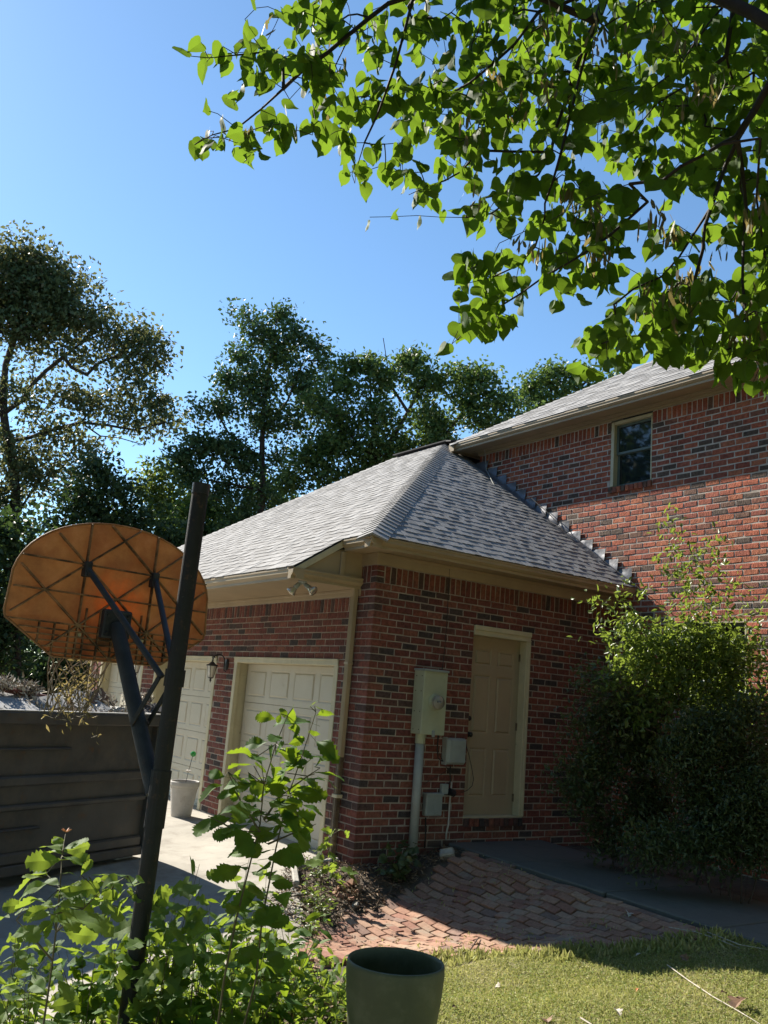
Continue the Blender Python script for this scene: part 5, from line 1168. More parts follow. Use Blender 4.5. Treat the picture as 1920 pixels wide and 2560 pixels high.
bn = np.array([-.156, .988, 0]); bd = np.array([.988, .156, 0]); OFF = .6; B0 = np.array([bp_xy[0], bp_xy[1], 0]) + bn * OFF
def onb(u, v): r = ray(u, v); t_ = ((B0 - CAM_C) @ bn) / (r @ bn); q = CAM_C + r * t_; return (q - B0) @ bd, q[2]
H1 = onb(520 / 2.37, 1150 + 620 / 2.37); H2 = onb(915 / 2.37, 1150 + 690 / 2.37); H5 = onb(445 / 2.37, 1150 + 975 / 2.37); H6 = onb(850 / 2.37, 1150 + 1030 / 2.37)
sc0 = (H1[0] + H2[0] + H5[0] + H6[0]) / 4; zh1 = (H1[1] + H2[1]) / 2; zh3 = (H5[1] + H6[1]) / 2; zh2 = (zh1 + zh3) / 2; aa = (H2[0] - H1[0] + H6[0] - H5[0]) / 2
print('board', sc0, zh1, zh3, aa)
BC = B0 + bd * sc0 + Z3 * zh2
Lp = onb(8, 1540); Tp = onb(295, 1312); Bp = onb(295, 1656); hw = abs(Lp[0] - sc0); top = Tp[1] - zh2; bot = Bp[1] - zh2
print('half width', hw, top, bot)
outl = []
for k in range(0, 25):       # arc over the top
    a = math.pi * k / 24; outl.append((hw * .99 * math.cos(a) * (1 if 1 else 1), .02 + (top - .02) * math.sin(a) ** .92))
outl[0] = (hw * .985, .02); outl[-1] = (-hw * .985, .02)
outl = outl + [(-hw, -.13), (-hw * .985, -.165), (-hw * .55, bot + .01), (-hw * .5, bot), (hw * .5, bot), (hw * .55, bot + .01), (hw * .985, -.165), (hw, -.13)]
def bpnt(s, z, n=0.0): return bd * s + Z3 * z + bn * n
k = len(outl); mb = MB()
mb.add([bpnt(s, z, .003) for s, z in outl] + [bpnt(s, z, .014) for s, z in outl], [tuple(range(k)), tuple(range(2 * k - 1, k - 1, -1))] + [(i, (i + 1) % k, (i + 1) % k + k, i + k) for i in range(k)])
brd = mb.build('backboard', M['board'], hoop); brd.location = Vector(BC.tolist()) - world_loc(hoop)
fo = pip(outl)
def clipseg(p, q, n=200):
    p = np.array(p, float); q = np.array(q, float); t_ = np.linspace(0, 1, n); pts = p + (q - p) * t_[:, None]; m_ = fo(pts[:, 0], pts[:, 1])
    if not m_.any(): return None
    i = np.where(m_)[0]; return pts[i[0]], pts[i[-1]]
ribs = []
def rib(p, q, h=.022, w=.004, mat=None, name='rib', par=brd):
    c = clipseg(p, q)  # noqa
    if c is None: return
    a, b_ = c; d = np.array([b_[0] - a[0], b_[1] - a[1]]); L = np.hypot(*d)
    if L < .03: return
    d = d / L; A = bd * d[0] + Z3 * d[1]; C = -bn; Bv = np.cross(C, A)
    mb = MB(); mb.frame(bpnt(a[0], a[1]), A, Bv, C, (0, -w, -.003), (L, w, h), .0015); mb.v = [tuple(np.array(q_) + BC) for q_ in mb.v]; o = mb.build(name, mat or M['rib'], par)
    return o
rz = zh1 - zh2; big = 2
for zz_ in (rz, 0, -rz): rib((-big, zz_), (big, zz_))
sl_ = rz / (aa / 2)
for kx in np.arange(-4, 5):
    x_ = kx * aa; 
    for sg in (1, -1): rib((x_ - big, -big * sl_ * sg), (x_ + big, big * sl_ * sg), h=.0215)
for x_ in (-aa / 2, aa / 2): rib((x_, -.02 + rz * 0), (x_, 1), h=.021); 
for x_ in (-aa / 2, aa / 2): rib((x_, rz), (x_ , bot), h=.021)
for j, zz_ in enumerate(np.linspace(-rz - .035, bot + .02, 5)): rib((-big, zz_), (big, zz_), h=.02)
for x_ in np.arange(-5, 6) * .085: rib((x_, bot), (x_, -rz - (-.0 if abs(x_) > .2 else -.10)), h=.019, w=.003)
# rolled edge
edge = [BC + bpnt(s, z, .004) for s, z in outl]; mb = MB(); mb.tube(edge + [edge[0]], .006, 6, cap=False); mb.build('edge_bead', M['board'], brd, smooth=True)
HP = [BC + bpnt(-aa / 2, rz), BC + bpnt(aa / 2, rz)]; PB = np.array([bp_xy[0], bp_xy[1], 0])
armt = BC + bpnt(0.0, bot * .42)
armb = PB + Z3 * (zrow(bp_xy, 1985)) 
mb = MB(); q0 = armt - bn * .05; mb.tube([armb + bn * .03, q0], .042, 20); mb.build('main_arm', M['arm'], hoop, smooth=False)
mb = MB(); mb.frame(armt, bd, Z3, -bn, (-.085, -.075, -.005), (.085, .085, .06), .008); mb.build('arm_bracket', M['arm'], hoop)
mb = MB()
for sx in (-.062, .062):
    for sz in (-.05, .055): mb.lathe(armt + bd * sx + Z3 * sz - bn * .06, [(.001, .01), (.011, .01), (.011, 0)], 8, ax=(bd, Z3, -bn))
mb.build('bolt', M['black'], hoop)
zc = (zc1 + zc2) / 2
for i, hp in enumerate(HP):
    sgn = -1 if i == 0 else 1
    mb = MB(); mb.tube([hp - bn * .04 - Z3 * .03, PB + Z3 * (zc + (0 if i == 0 else .06)) + bn * .05 + bd * .03 * sgn], .0165, 10); mb.build('strut', M['arm'], hoop)
    mb = MB(); mb.frame(hp, bd, Z3, -bn, (-.02, -.07, -.005), (.02, .015, .05), .005); mb.build('strut_mount', M['arm'], hoop)
AD = norm(armt - armb)
for sgn in (-1, 1):
    a = PB + Z3 * (zc - .0) + bn * .05 + bd * .045 * sgn; L = np.linalg.norm(armt - armb); b_ = armb + AD * (L * .38) + bd * .045 * sgn
    mb = MB(); D = norm(b_ - a); A = bd; C = np.cross(D, A); mb.frame(a, D, A, C, (0, -.004, -.016), (np.linalg.norm(b_ - a), .004, .016), .001); mb.build('brace_bar', M['pole'], hoop)
for (s, z) in ((-aa / 2 + .02, -rz - .05), (aa / 2 - .02, -rz - .045)):
    mb = MB(); mb.lathe(BC + bpnt(s, z), [(.001, .012), (.011, .01), (.013, 0)], 8, ax=(bd, Z3, -bn)); mb.build('bolt', M['trimlight'], hoop)
# rim and tangled net on the far side
rc = BC + bpnt(0, bot * .55, .30); RR = .225
mb = MB(); ring = [rc + bd * RR * math.cos(a) + bn * RR * math.sin(a) for a in np.linspace(0, 2 * math.pi, 33)]; mb.tube(ring, .009, 8, cap=False)
mb.frame(BC + bpnt(0, bot * .55, .0), bd, Z3, bn, (-.08, -.03, .012), (.08, .01, .09), .004); mb.build('rim', M['rim'], hoop, smooth=True)
mb = MB(); nn_ = 12; lv = 7; hN = .46
def npt(i, l):
    a = 2 * math.pi * (i + .5 * (l % 2)) / nn_; r = RR * (1 - .52 * (l / lv) ** .7); sh = -.06 * (l / lv)
    w_ = .02 * math.sin(i * 2.3 + l * 1.7)
    return rc + bd * (r * math.cos(a) + sh + w_) + bn * (r * math.sin(a) + w_) - Z3 * (hN * l / lv + .02 * math.sin(i * 1.3) * (l / lv))
for l in range(lv):
    for i in range(nn_):
        for di in ((0, 1) if l % 2 else (0, -1)):
            a = npt(i, l); b_ = npt((i + di) % nn_, l + 1); mb.tube([a, (a + b_) / 2 - Z3 * .004, b_], .0035, 5, cap=False)
mb.build('net', M['net'], hoop)
# dried vine caught in the net
vs_ = thing('dried_vine', 'dry brown vine tangled in the basketball net', 'vine', rc - Z3 * .4)
sk = Skel(); sk.line([rc - Z3 * .25, rc - Z3 * .4 - bd * .03, rc - Z3 * .5 - bd * .12], seg=.05); T = rc + np.array([0, 0, -.33]) + rng.normal(size=(40, 3)) * [.07, .07, .09]; T[:14] -= bd * .06 + Z3 * .04; tips = sk.grow(T, seg=.04, bend=.2); sk.mesh('stem', M['stem'], vs_, tip=.0012, n=4, rmax=.005)
tp = np.array([sk.p[i] for i in tips]); c = np.repeat(tp, 5, 0) + rng.normal(0, .02, (len(tp) * 5, 3)); kind(scatter('dry_leaves', 'narrow', c, rdir(len(c), -.5), rdir(len(c)), rng.uniform(.03, .06, len(c)), M['pod'], vs_), 'stuff')
print('hoop done')

# ------------------------------------------------------------------ dumpster with roofing debris
dv = norm([math.sin(math.radians(62)), math.cos(math.radians(62)), 0]); dbk = np.array([-dv[1], dv[0], 0])       # right, back
dc = gpx(366, 2146); dz0 = float(dc[2]) + .0; DH = zrow(dc[:2], 1784); print('dumpster', dc, DH)
dm = thing('dumpster', 'dark steel roll-off dumpster with ribbed side, heaped with roof tear-off', 'dumpster', (dc[0], dc[1], dz0))
DL = 5.2; DW = 2.2; z0 = dz0 + .05
O_ = np.array([dc[0], dc[1], 0])
fr = lambda mb, a, b_, c=.006: mb.frame(O_, dv, dbk, Z3, a, b_, c)
mb = MB(); fr(mb, (-DL, .05, z0 + .05), (-.05, .075, DH - .05)); fr(mb, (-.06, .05, z0 + .05), (-.035, DW, DH - .05)); fr(mb, (-DL, DW - .03, z0 + .05), (-.05, DW, DH - .05)); fr(mb, (-DL, .06, z0 + .04), (-.05, DW, z0 + .08)); mb.build('side_panel', M['dump'], dm)
mb = MB(); fr(mb, (-DL, -.035, DH - .135), (0, .07, DH - .02), .012); fr(mb, (-.07, .07, DH - .135), (.02, DW + .02, DH - .02), .012); fr(mb, (-DL, DW - .04, DH - .135), (0, DW + .04, DH - .02), .012); mb.build('top_rail', M['dump'], dm)
mb = MB(); fr(mb, (-DL, -.03, DH - .02), (0, .068, DH - .008), .003); fr(mb, (-.06, .07, DH - .02), (.014, DW, DH - .008), .003); o = mb.build('rail_lip', M['dump_lip'], dm); o['label'] = 'bright worn top lip'
mb = MB(); fr(mb, (-.11, -.03, z0), (0, .06, DH - .136), .01); mb.build('corner_post', M['dump'], dm)
hgt = DH - z0
for f_, wd, xr in ((.40, .055, -.12), (.755, .02, -1.25), (.56, .09, -.12), (.27, .025, -1.5), (.1, .1, -.12)):
    mb = MB(); zc_ = z0 + f_ * hgt; fr(mb, (-DL, .0, zc_ - wd / 2), (xr, .052, zc_ + wd / 2), .016); mb.build('side_rib', M['dump'], dm)
mb = MB(); fr(mb, (-DL, -.01, z0 - .0), (-.1, .06, z0 + .09), .01); mb.build('bottom_rail', M['dump'], dm)
mb = MB()
for xx in (-.35, -4.6): fr(mb, (xx, .1, z0 - .1), (xx + .25, .3, z0 + .0), .006)
mb.build('skid_block', M['dump_lip'], dm)
# debris mound
def dp(u, v, back): # point on a plane 'back' metres behind the dumpster front
    n_ = -dbk; P0 = O_ + dbk * back; r = ray(u, v); return CAM_C + r * (((P0 - CAM_C) @ n_) / (r @ n_))
xs = np.linspace(-DL + .1, -.1, 60); ys = np.linspace(.12, DW - .1, 26); V = []
for x in xs:
    for y_ in ys: V.append(O_ + dv * x + dbk * y_ + Z3 * (DH - .2 + .10 * math.sin(math.pi * (y_ - .1) / DW) ** .7 * (1 + .5 * math.sin(x * 2.1)) + rng.normal(0, .022)))
V = np.array(V); i, j = np.meshgrid(np.arange(59), np.arange(25), indexing='ij'); Fq = np.stack([i * 26 + j, (i + 1) * 26 + j, (i + 1) * 26 + j + 1, i * 26 + j + 1], -1).reshape(-1, 4)
kind(fast_mesh('roofing_debris', V, Fq, M['debris'], rng.random(len(Fq))), 'stuff', 'mixed heap of roofing debris filling the dumpster')
n = 1900; x = np.concatenate([rng.uniform(-1.75, -.1, 1500), rng.uniform(-2.8, -1.75, 400)]); y_ = rng.uniform(.1, .9, n); zz_ = DH - .06 + .05 * np.sin(math.pi * np.clip(y_ / 1.2, 0, 1)) + rng.random(n) ** 2 * .12 * (.4 + .6 * np.sin(x * 5) ** 2)
P = O_ + dv * x[:, None] + dbk * y_[:, None]; P[:, 2] = zz_
kind(scatter('dry_leaves', 'narrow', P, rdir(n), rdir(n, .3), rng.uniform(.03, .09, n), M['debris']), 'stuff', 'dry curled leaves and chips on top of the dumpster load')
def slabdeb(name, lab, cat, p, q, wid, th, mat, twist=0, group=None):
    p, q = np.asarray(p), np.asarray(q); A = norm(q - p); B_ = norm(np.cross(Z3, A) + Z3 * twist); C = np.cross(A, B_); L = np.linalg.norm(q - p)
    mb = MB(); vs = []; nseg = 6
    for k in range(nseg + 1):
        f = k / nseg; w1 = wid * (.8 + .25 * rng.random()); w2 = wid * (.8 + .25 * rng.random()); sg = -.02 * math.sin(f * math.pi) + rng.normal(0, .004); b0 = p + A * L * f + C * sg
        vs += [b0 - B_ * w1 / 2, b0 + B_ * w2 / 2, b0 + B_ * w2 / 2 + C * th, b0 - B_ * w1 / 2 + C * th]
    fs = [(4 * k + j, 4 * (k + 1) + j, 4 * (k + 1) + (j + 1) % 4, 4 * k + (j + 1) % 4) for k in range(nseg) for j in range(4)] + [(0, 1, 2, 3), (4 * nseg + 3, 4 * nseg + 2, 4 * nseg + 1, 4 * nseg)]
    mb.add(vs, fs); return tag(mb.build(name, M[mat], origin=p), lab, cat, group)
slabdeb('shingle_scrap', 'long pale sheet of old roofing at the top left of the dumpster load', 'roofing scrap', dp(-60, 1722, .62), dp(110, 1740, .5), .5, .02, 'scrap', .35)
slabdeb('shingle_scrap', 'pale roofing sheet lying low on the dumpster lip at the left', 'roofing scrap', dp(-60, 1752, .3), dp(78, 1766, .2), .34, .02, 'scrap', .3)
slabdeb('shingle_scrap', 'dark gap-toothed roofing sheet between the two pale sheets', 'roofing scrap', dp(-40, 1752, .55), dp(120, 1748, .6), .5, .025, 'felt', .2)
slabdeb('shingle_scrap', 'bent grey roofing strip rising right below the net', 'roofing scrap', dp(128, 1758, .5), dp(200, 1730, .6), .22, .02, 'scrap', .4)
slabdeb('shingle_scrap', 'short curled roofing strip right of the wooden stake', 'roofing scrap', dp(182, 1760, .4), dp(230, 1744, .5), .16, .02, 'scrap', .5)
slabdeb('shingle_scrap', 'crumpled roofing flap standing at the heap top near the hoop arm', 'roofing scrap', dp(222, 1752, .4), dp(258, 1736, .45), .16, .03, 'deadleaf', .9)
slabdeb('shingle_scrap', 'pale sheet of torn roofing just left of the net over the dumpster', 'roofing scrap', dp(60, 1768, .3), dp(150, 1752, .35), .26, .02, 'scrap', .45)
slabdeb('shingle_scrap', 'flat pale roofing piece between the stake and the plastic tub', 'roofing scrap', dp(196, 1776, .25), dp(262, 1766, .3), .2, .02, 'scrap', .4)
slabdeb('shingle_scrap', 'dark roofing piece at the right end of the load by the hoop pole', 'roofing scrap', dp(340, 1776, .3), dp(400, 1770, .35), .2, .02, 'felt', .4)
slabdeb('wood_stake', 'short upright wooden stake in the dumpster debris', 'stake', dp(175, 1778, .3), dp(172, 1736, .32), .045, .03, 'wood')
mb = MB(); mb.tube([dp(-60, 1708, .5), dp(-5, 1719, .5), dp(50, 1732, .5), dp(118, 1743, .5)], [.03, .03, .027, .022], 8); tag(mb.build('branch', M['redwood']), 'thick dark-red branch across the left of the dumpster load', 'branch')
mb = MB(); c_ = dp(83, 1748, .4); mb.lathe(c_ - Z3 * .04, [(.001, 0), (.022, 0), (.03, .07), (.028, .072), (.02, .01), (.001, .01)], 14); tag(mb.build('paper_cup', M['white_pot']), 'small white cup on the dumpster debris', 'cup')
# bin
bc_ = dp(290, 1775, .45); mb = MB(); mb.frame(bc_, dv, dbk, Z3, (-.14, -.15, -.15), (.12, .2, .035), .03); tag(mb.build('plastic_tub', M['pipe']), 'upturned pale grey plastic tub in the dumpster', 'tub')
for (u, v, k, s_, lab) in ((70, 1722, 500, .04, 'round brown tuft of pine straw on the left of the load'), (352, 1748, 260, .05, 'yellow-brown leaf clump sticking up by the hoop pole'), (240, 1752, 400, .06, 'grey-brown leaf clump in the middle of the load'), (8, 1708, 300, .05, 'spiky red twig tuft at the left edge of the load')):
    c_ = dp(u, v, .5); P = c_ + rng.normal(size=(k, 3)) * [s_ * 1.4, s_ * 1.4, s_ * .6]; kindo = scatter('leaf_clump', 'narrow', P, rdir(k, .2), rdir(k), rng.uniform(.03, .09, k), M['debris']); kind(kindo, 'stuff', lab)

# ------------------------------------------------------------------ pots
def pot(name, label, C, prof, mat, sx=1.0, sy=1.0, soil=None, n=40):
    t = thing(name, label, 'planter', C); mb = MB(); mb.lathe(C, prof, n, sx, sy); mb.build('pot', M[mat], t, smooth=False)
    if soil: mb = MB(); r, z = soil; mb.lathe(C, [(r, z), (r * .5, z + .012), (.001, z + .006)], 24, sx, sy); mb.build('soil', M['potsoil'], t)
    return t
pc = gpx(447, 2046); pc = pc + norm(np.array([.55, .81, 0])) * .11
wp = pot('flower_pot', 'whitewashed terracotta pot standing on the driveway before the garage doors', pc, [(0.0012, 0.0000), (0.1228, 0.0000), (0.1310, 0.0117), (0.1580, 0.2340), (0.1755, 0.3627), (0.1813, 0.3744), (0.1813, 0.3861), (0.1895, 0.3920), (0.1966, 0.4095), (0.1966, 0.4504), (0.1872, 0.4622), (0.1755, 0.4563), (0.1661, 0.3861), (0.0012, 0.3744)], 'white_pot', soil=(.16, .385))
s0_ = pc + Z3 * .385; hd = at(483, 1885, float(proj(pc)[2])); mid_ = s0_ + (hd - s0_) * .48
gs = thing('garden_stake', 'garden stake with green glass ball standing in the whitewashed pot', 'garden stake', s0_)
mb = MB(); mb.tube([s0_ - Z3 * .05 + (mid_ - s0_) * 0, mid_, hd], .004, 6); mb.build('rod', M['black'], gs)
mb = MB(); mb.lathe(hd, [(.001, -.036)] + [(.038 * math.cos(a), .036 * math.sin(a)) for a in np.linspace(-1.4, 1.4, 12)] + [(.001, .036)], 20); mb.build('glass_ball', M['green_glass'], gs, smooth=True)
mb = MB(); mb.lathe(mid_, [(.001, -.012), (.02, -.008), (.035, .008), (.036, .012), (.02, .004), (.001, .0)], 16); mb.build('cup', M['white_pot'], gs, smooth=True)
D_ = 3.75; rimc = at(990, 2402, D_); gr_ = 123 * D_ / FPX; gb = np.array([rimc[0], rimc[1], rimc[2] - .50]); print('green pot', gb, gr_, G(gb[0], gb[1]))
zs = .50
gp = pot('green_planter', 'empty dark-green tapered planter in the foreground beside the lawn', gb, [(.001, 0), (gr_ * .60, 0), (gr_ * .63, .012), (gr_ * .76, .12), (gr_ * .88, .24), (gr_ * .965, .37), (gr_ * 1.0, .46), (gr_ * .995, .488), (gr_ * .985, zs), (gr_ * .955, zs + .002), (gr_ * .94, .488), (gr_ * .935, .44), (gr_ * .90, .36), (gr_ * .8, .22), (gr_ * .7, .1), (.001, .09)], 'green_pot', n=64)
for o in gp.children:
    for p_ in o.data.polygons: p_.use_smooth = True
mb = MB(); mb.lathe(gb, [(gr_ * .76, .2), (gr_ * .5, .215), (.001, .205)], 30); mb.build('soil', M['potsoil'], gp)

# ------------------------------------------------------------------ plants
def plant(name, label, cat, stems, tpl, mat, size, explicit=(), per=0, spread=.1, group=None, D=3.6, stem_r=.005, droop=.3, limit=300, base=None, lay=.15):
    """stems: polylines of world points; leaves alternately along them"""
    b0 = stems[0][0] if base is None else base
    t = thing(name, label, cat, b0, group); mb = MB(); LP, LD, LN, LS = [], [], [], []
    for st_ in stems:
        k = len(st_); mb.tube(st_, [stem_r * (1 - .7 * i / (k - 1)) for i in range(k)], 6)
        if per:
            seg = np.array(st_); L = np.linalg.norm(np.diff(seg, axis=0), axis=1); tot = L.sum(); n = int(per * tot); cum = np.concatenate([[0], np.cumsum(L)])
            for i in range(n):
                f = (lay + (1 - lay) * (i + .5) / n) * tot; q = int(np.searchsorted(cum, f) - 1); q = min(max(q, 0), k - 2); a = seg[q] + (seg[q + 1] - seg[q]) * (f - cum[q]) / max(1e-6, L[q]); an = i * 2.4 + rng.normal(0, .3)
                out_ = np.array([math.cos(an), math.sin(an), 0]); d = norm(out_ + Z3 * (rng.normal(.15, .25) - droop * .5)); LP.append(a + out_ * spread * rng.random()); LD.append(d); LN.append(norm(Z3 * 1.0 - CAM_F * rng.choice([0, .3, 1.2]) + rng.normal(0, .35, 3))); LS.append(size * rng.uniform(.6, 1.15))
    for (bu, bv, tu, tv, *dd) in explicit:
        dD = dd[0] if dd else rng.uniform(-.12, .12); a = at(bu, bv, D + dD); e_ = at(tu, tv, D + dD + rng.uniform(-.05, .05)); LP.append(a); LD.append(norm(e_ - a)); LN.append(norm(Z3 * 1.0 - CAM_F * rng.choice([.2, .35, 1.3]) + rng.normal(0, .3, 3))); LS.append(np.linalg.norm(e_ - a) * 1.05)
        j = min(((np.linalg.norm(np.asarray(p) - a), i, q) for i, st_ in enumerate(stems) for q, p in enumerate(st_)), key=lambda z: z[0]); mb.tube([stems[j[1]][j[2]], a], .0018, 4, cap=False)
    mb.build('stem', M['stem'], t)
    leaf_objs(tpl, np.array(LP), np.array(LD), np.array(LN), np.array(LS), M[mat], t, limit); return t
C2 = lambda l: [tuple([450 + a / 2.765, 1300 + b / 2.765][i % 2] if False else (450 + v / 2.765 if i % 2 == 0 else 1300 + v / 2.765) for i, v in enumerate(q)) for q in l for a, b in [(0, 0)]]
ex = C2([(750, 1550, 862, 1520), (630, 1665, 622, 1568), (775, 1592, 912, 1602), (690, 1680, 815, 1640), (740, 1750, 812, 1690), (930, 1755, 1112, 1728), (880, 1795, 992, 1785), (832, 1765, 872, 1640), (930, 1705, 1042, 1595), (600, 2090, 690, 2030), (710, 2090, 895, 2060),
  (440, 2150, 290, 2178), (440, 2150, 555, 2170), (510, 1650, 370, 1540), (565, 1690, 495, 1600), (510, 1700, 370, 1660), (660, 1625, 700, 1540), (310, 1775, 190, 1745), (400, 1790, 400, 1705), (385, 1890, 265, 1885), (410, 1835, 300, 1805), (470, 1745, 520, 1840), (550, 2000, 360, 1965), (350, 2060, 160, 2115),
  (780, 1900, 1005, 1915), (800, 1860, 985, 1850), (700, 1985, 825, 1955), (850, 1970, 990, 1995), (760, 2080, 865, 2150), (600, 1750, 540, 1690), (640, 1800, 560, 1760), (680, 1780, 760, 1800), (700, 1840, 780, 1880), (620, 1880, 520, 1900), (560, 1950, 450, 1900), (660, 1930, 760, 1960), (600, 2020, 480, 2040), (690, 2050, 800, 2020),
  (730, 1600, 680, 1560), (800, 1700, 880, 1660), (850, 1880, 960, 1890), (520, 1800, 430, 1780), (480, 1960, 380, 1990), (700, 2100, 640, 2170), (820, 2050, 900, 2120), (540, 2080, 460, 2060), (740, 1380, 700, 1300), (780, 1300, 760, 1380), (800, 1400, 830, 1460), (900, 1290, 935, 1250), (930, 1290, 1000, 1300), (700, 1340, 670, 1400)])
def st(pts, D): return [at(u, v, D) for u, v in pts]
plant('oak_sapling', 'tall sapling with large toothed leaves in front of the nearest garage door', 'sapling',
      [st([(540, 2600), (560, 2450), (590, 2300), (620, 2180), (650, 2060), (660, 1960), (690, 1860), (718, 1790)], 3.55), st([(600, 2600), (640, 2450), (655, 2300), (690, 2120), (720, 1990), (755, 1890), (790, 1780)], 3.6),
       st([(660, 2050), (700, 1990), (770, 1940), (800, 1920)], 3.55), st([(650, 2080), (600, 2000), (570, 1930)], 3.5), st([(640, 2110), (560, 2060), (520, 2040)], 3.5), st([(670, 2110), (740, 2080), (790, 2060)], 3.6)],
      'serrate', 'sapl', .125, ex, per=24, spread=.07, D=3.55, droop=.5, lay=.22)
C3 = lambda l: [tuple((v / 3.16 if i % 2 == 0 else 1750 + v / 3.16) for i, v in enumerate(q)) for q in l]
ex = C3([(495, 1190, 340, 1108), (495, 1215, 345, 1165), (505, 1180, 668, 1105), (505, 1195, 675, 1165), (480, 1265, 210, 1278), (500, 1240, 668, 1255), (375, 1385, 265, 1315), (340, 1405, 188, 1372), (335, 1445, 138, 1505), (370, 1455, 210, 1492), (482, 1370, 598, 1350), (640, 1385, 710, 1265), (700, 1395, 852, 1362), (690, 1440, 555, 1480),
         (200, 1622, 22, 1632), (235, 1640, 122, 1668), (360, 1590, 165, 1545), (380, 1640, 185, 1690), (420, 1560, 540, 1500), (450, 1500, 620, 1440), (470, 1460, 360, 1400), (430, 1640, 300, 1590), (450, 1620, 640, 1590), (460, 1680, 850, 1720), (450, 1700, 620, 1800), (440, 1720, 330, 1840), (430, 1740, 240, 1860), (500, 1180, 450, 1080), (470, 1530, 700, 1480), (500, 1600, 740, 1640), (400, 1700, 220, 1700), (480, 1760, 700, 1860)])
plant('chestnut_seedling', 'leafy seedling with long toothed leaves and an orange bud, left of the pole', 'sapling',
      [st([(100, 2620), (125, 2450), (140, 2330), (150, 2220), (155, 2140), (164, 2085)], 3.7), st([(140, 2330), (210, 2270), (250, 2230)], 3.65), st([(130, 2400), (70, 2330), (40, 2300)], 3.7)],
      'serrate', 'weed', .12, ex, per=14, spread=.07, D=3.68, droop=.4)
fb = at(166, 2080, 3.68); mb = MB()
for k in range(6):
    a = k * 1.05; d = norm(np.array([math.cos(a), math.sin(a) * .6, .5])); mb.tube([fb, fb + d * .014, fb + d * .024], [.002, .003, .0008], 5)
tag(mb.build('seed_head', M['orange']), 'tiny orange star-shaped seed head topping the seedling left of the pole', 'seed head')
# heart-leaved vine beside the pole
hv = [st([(250, 2330), (262, 2260), (285, 2210), (320, 2190), (340, 2230)], 3.75), st([(262, 2260), (230, 2230), (215, 2210)], 3.8)]
ex = C3([(800, 1430, 730, 1480), (850, 1420, 800, 1400), (900, 1410, 880, 1480), (960, 1400, 940, 1370), (1000, 1420, 1060, 1390), (780, 1560, 680, 1560), (830, 1580, 760, 1620), (880, 1500, 850, 1600), (1010, 1500, 1060, 1560), (960, 1520, 900, 1560), (1000, 1580, 900, 1660), (980, 1640, 930, 1700), (900, 1450, 960, 1500), (760, 1500, 720, 1460), (840, 1510, 790, 1570)])
plant('heart_leaf_vine', 'bright heart-leaved vine climbing the left side of the pole foot', 'vine', hv, 'heart', 'weed', .07, ex, per=22, spread=.06, D=3.78, droop=.6)
# undergrowth: weeds with visible leaves
wd_ = [(10, 4.3, 'pale-leaved weed at the lower left corner', 'oval', 'weed', .10, .62), (70, 4.0, 'broad weed with long leaves in front at the lower left', 'oval', 'weed', .11, .55), (130, 4.6, 'toothed weed behind the leafy seedling foot', 'serrate', 'weed', .10, .62), (215, 4.2, 'low dark lobed weed just left of the pole foot', 'lobed', 'sapl', .10, .5),
       (330, 4.6, 'weed wrapped round the back of the pole foot', 'lobed', 'sapl', .09, .7), (390, 4.2, 'lobed weed just right of the pole foot', 'lobed', 'weed', .10, .75), (440, 4.7, 'slender weed behind the pole with twin dark stalks', 'serrate', 'sapl', .10, .95), (480, 4.1, 'dense weed between the pole and the tall sapling', 'oval', 'sapl', .10, .7), (540, 4.5, 'leafy weed behind the foot of the tall sapling', 'serrate', 'weed', .10, .75),
       (590, 4.0, 'dark weed in front of the tall sapling at the bottom edge', 'oval', 'sapl', .10, .62), (640, 4.8, 'bright weed behind the sapling stems', 'oval', 'weed', .09, .7), (680, 4.3, 'narrow-leaved weed midway between sapling and planter', 'oval', 'sapl', .10, .68), (730, 4.9, 'bushy weed behind the green planter beside the driveway edge', 'oval', 'weed', .09, .6), (770, 4.3, 'weed touching the left side of the green planter', 'serrate', 'sapl', .09, .55),
       (820, 4.8, 'low weed behind the left rim of the green planter', 'oval', 'weed', .08, .4), (560, 5.1, 'far weed at the edge of the driveway behind the sapling', 'oval', 'weed', .09, .6), (280, 4.9, 'far weed by the pole at the driveway edge', 'serrate', 'weed', .09, .5)]
wd_ = [w for q, w in enumerate(wd_) if q not in (2, 6, 13, 15)]
for i, (u, Dw, lab, tp_, mt_, sz, hh_) in enumerate(wd_):
    b0 = at(u, 2560, Dw); b0[2] = float(G(b0[0], b0[1])); sts = []
    for k in range(7):
        a = rng.uniform(0, 6.28); rr_ = rng.uniform(.04, .26); hh = hh_ * (1.0 if 350 < u < 720 else .82) * rng.uniform(.6, 1.15) + .08; m1 = b0 + np.array([math.cos(a) * rr_ * .5, math.sin(a) * rr_ * .5, hh * .6]); sts.append([b0 + rng.normal(0, .01, 3) * [1, 1, 0], m1, b0 + np.array([math.cos(a) * rr_, math.sin(a) * rr_, hh])])
    plant('weed_plant', lab, 'weed', sts, tp_, mt_, sz * (1.1 if 350 < u < 720 else .95), per=25, spread=.06, stem_r=.003, group='weeds round the hoop pole', lay=.08, limit=120)
# low ground cover on the bed
n = 3600; P = []
poly = [(-4.6, -4.6), (-4.4, -3.2), (-3.4, -2.6), (-2.6, -1.9), (-1.9, -2.3), (-2.0, -3.2), (-2.5, -4.0), (-3.2, -5.0)]
q = in_poly_pts(poly, n); h = rng.random(n) ** 1.5 * .22; P = np.stack([q[:, 0], q[:, 1], G(q[:, 0], q[:, 1]) + h + .02], -1)
kind(scatter('ground_cover', 'oval', P, rdir(n, .3), rdir(n, 1.4), rng.uniform(.04, .08, n), M['weed']), 'stuff')
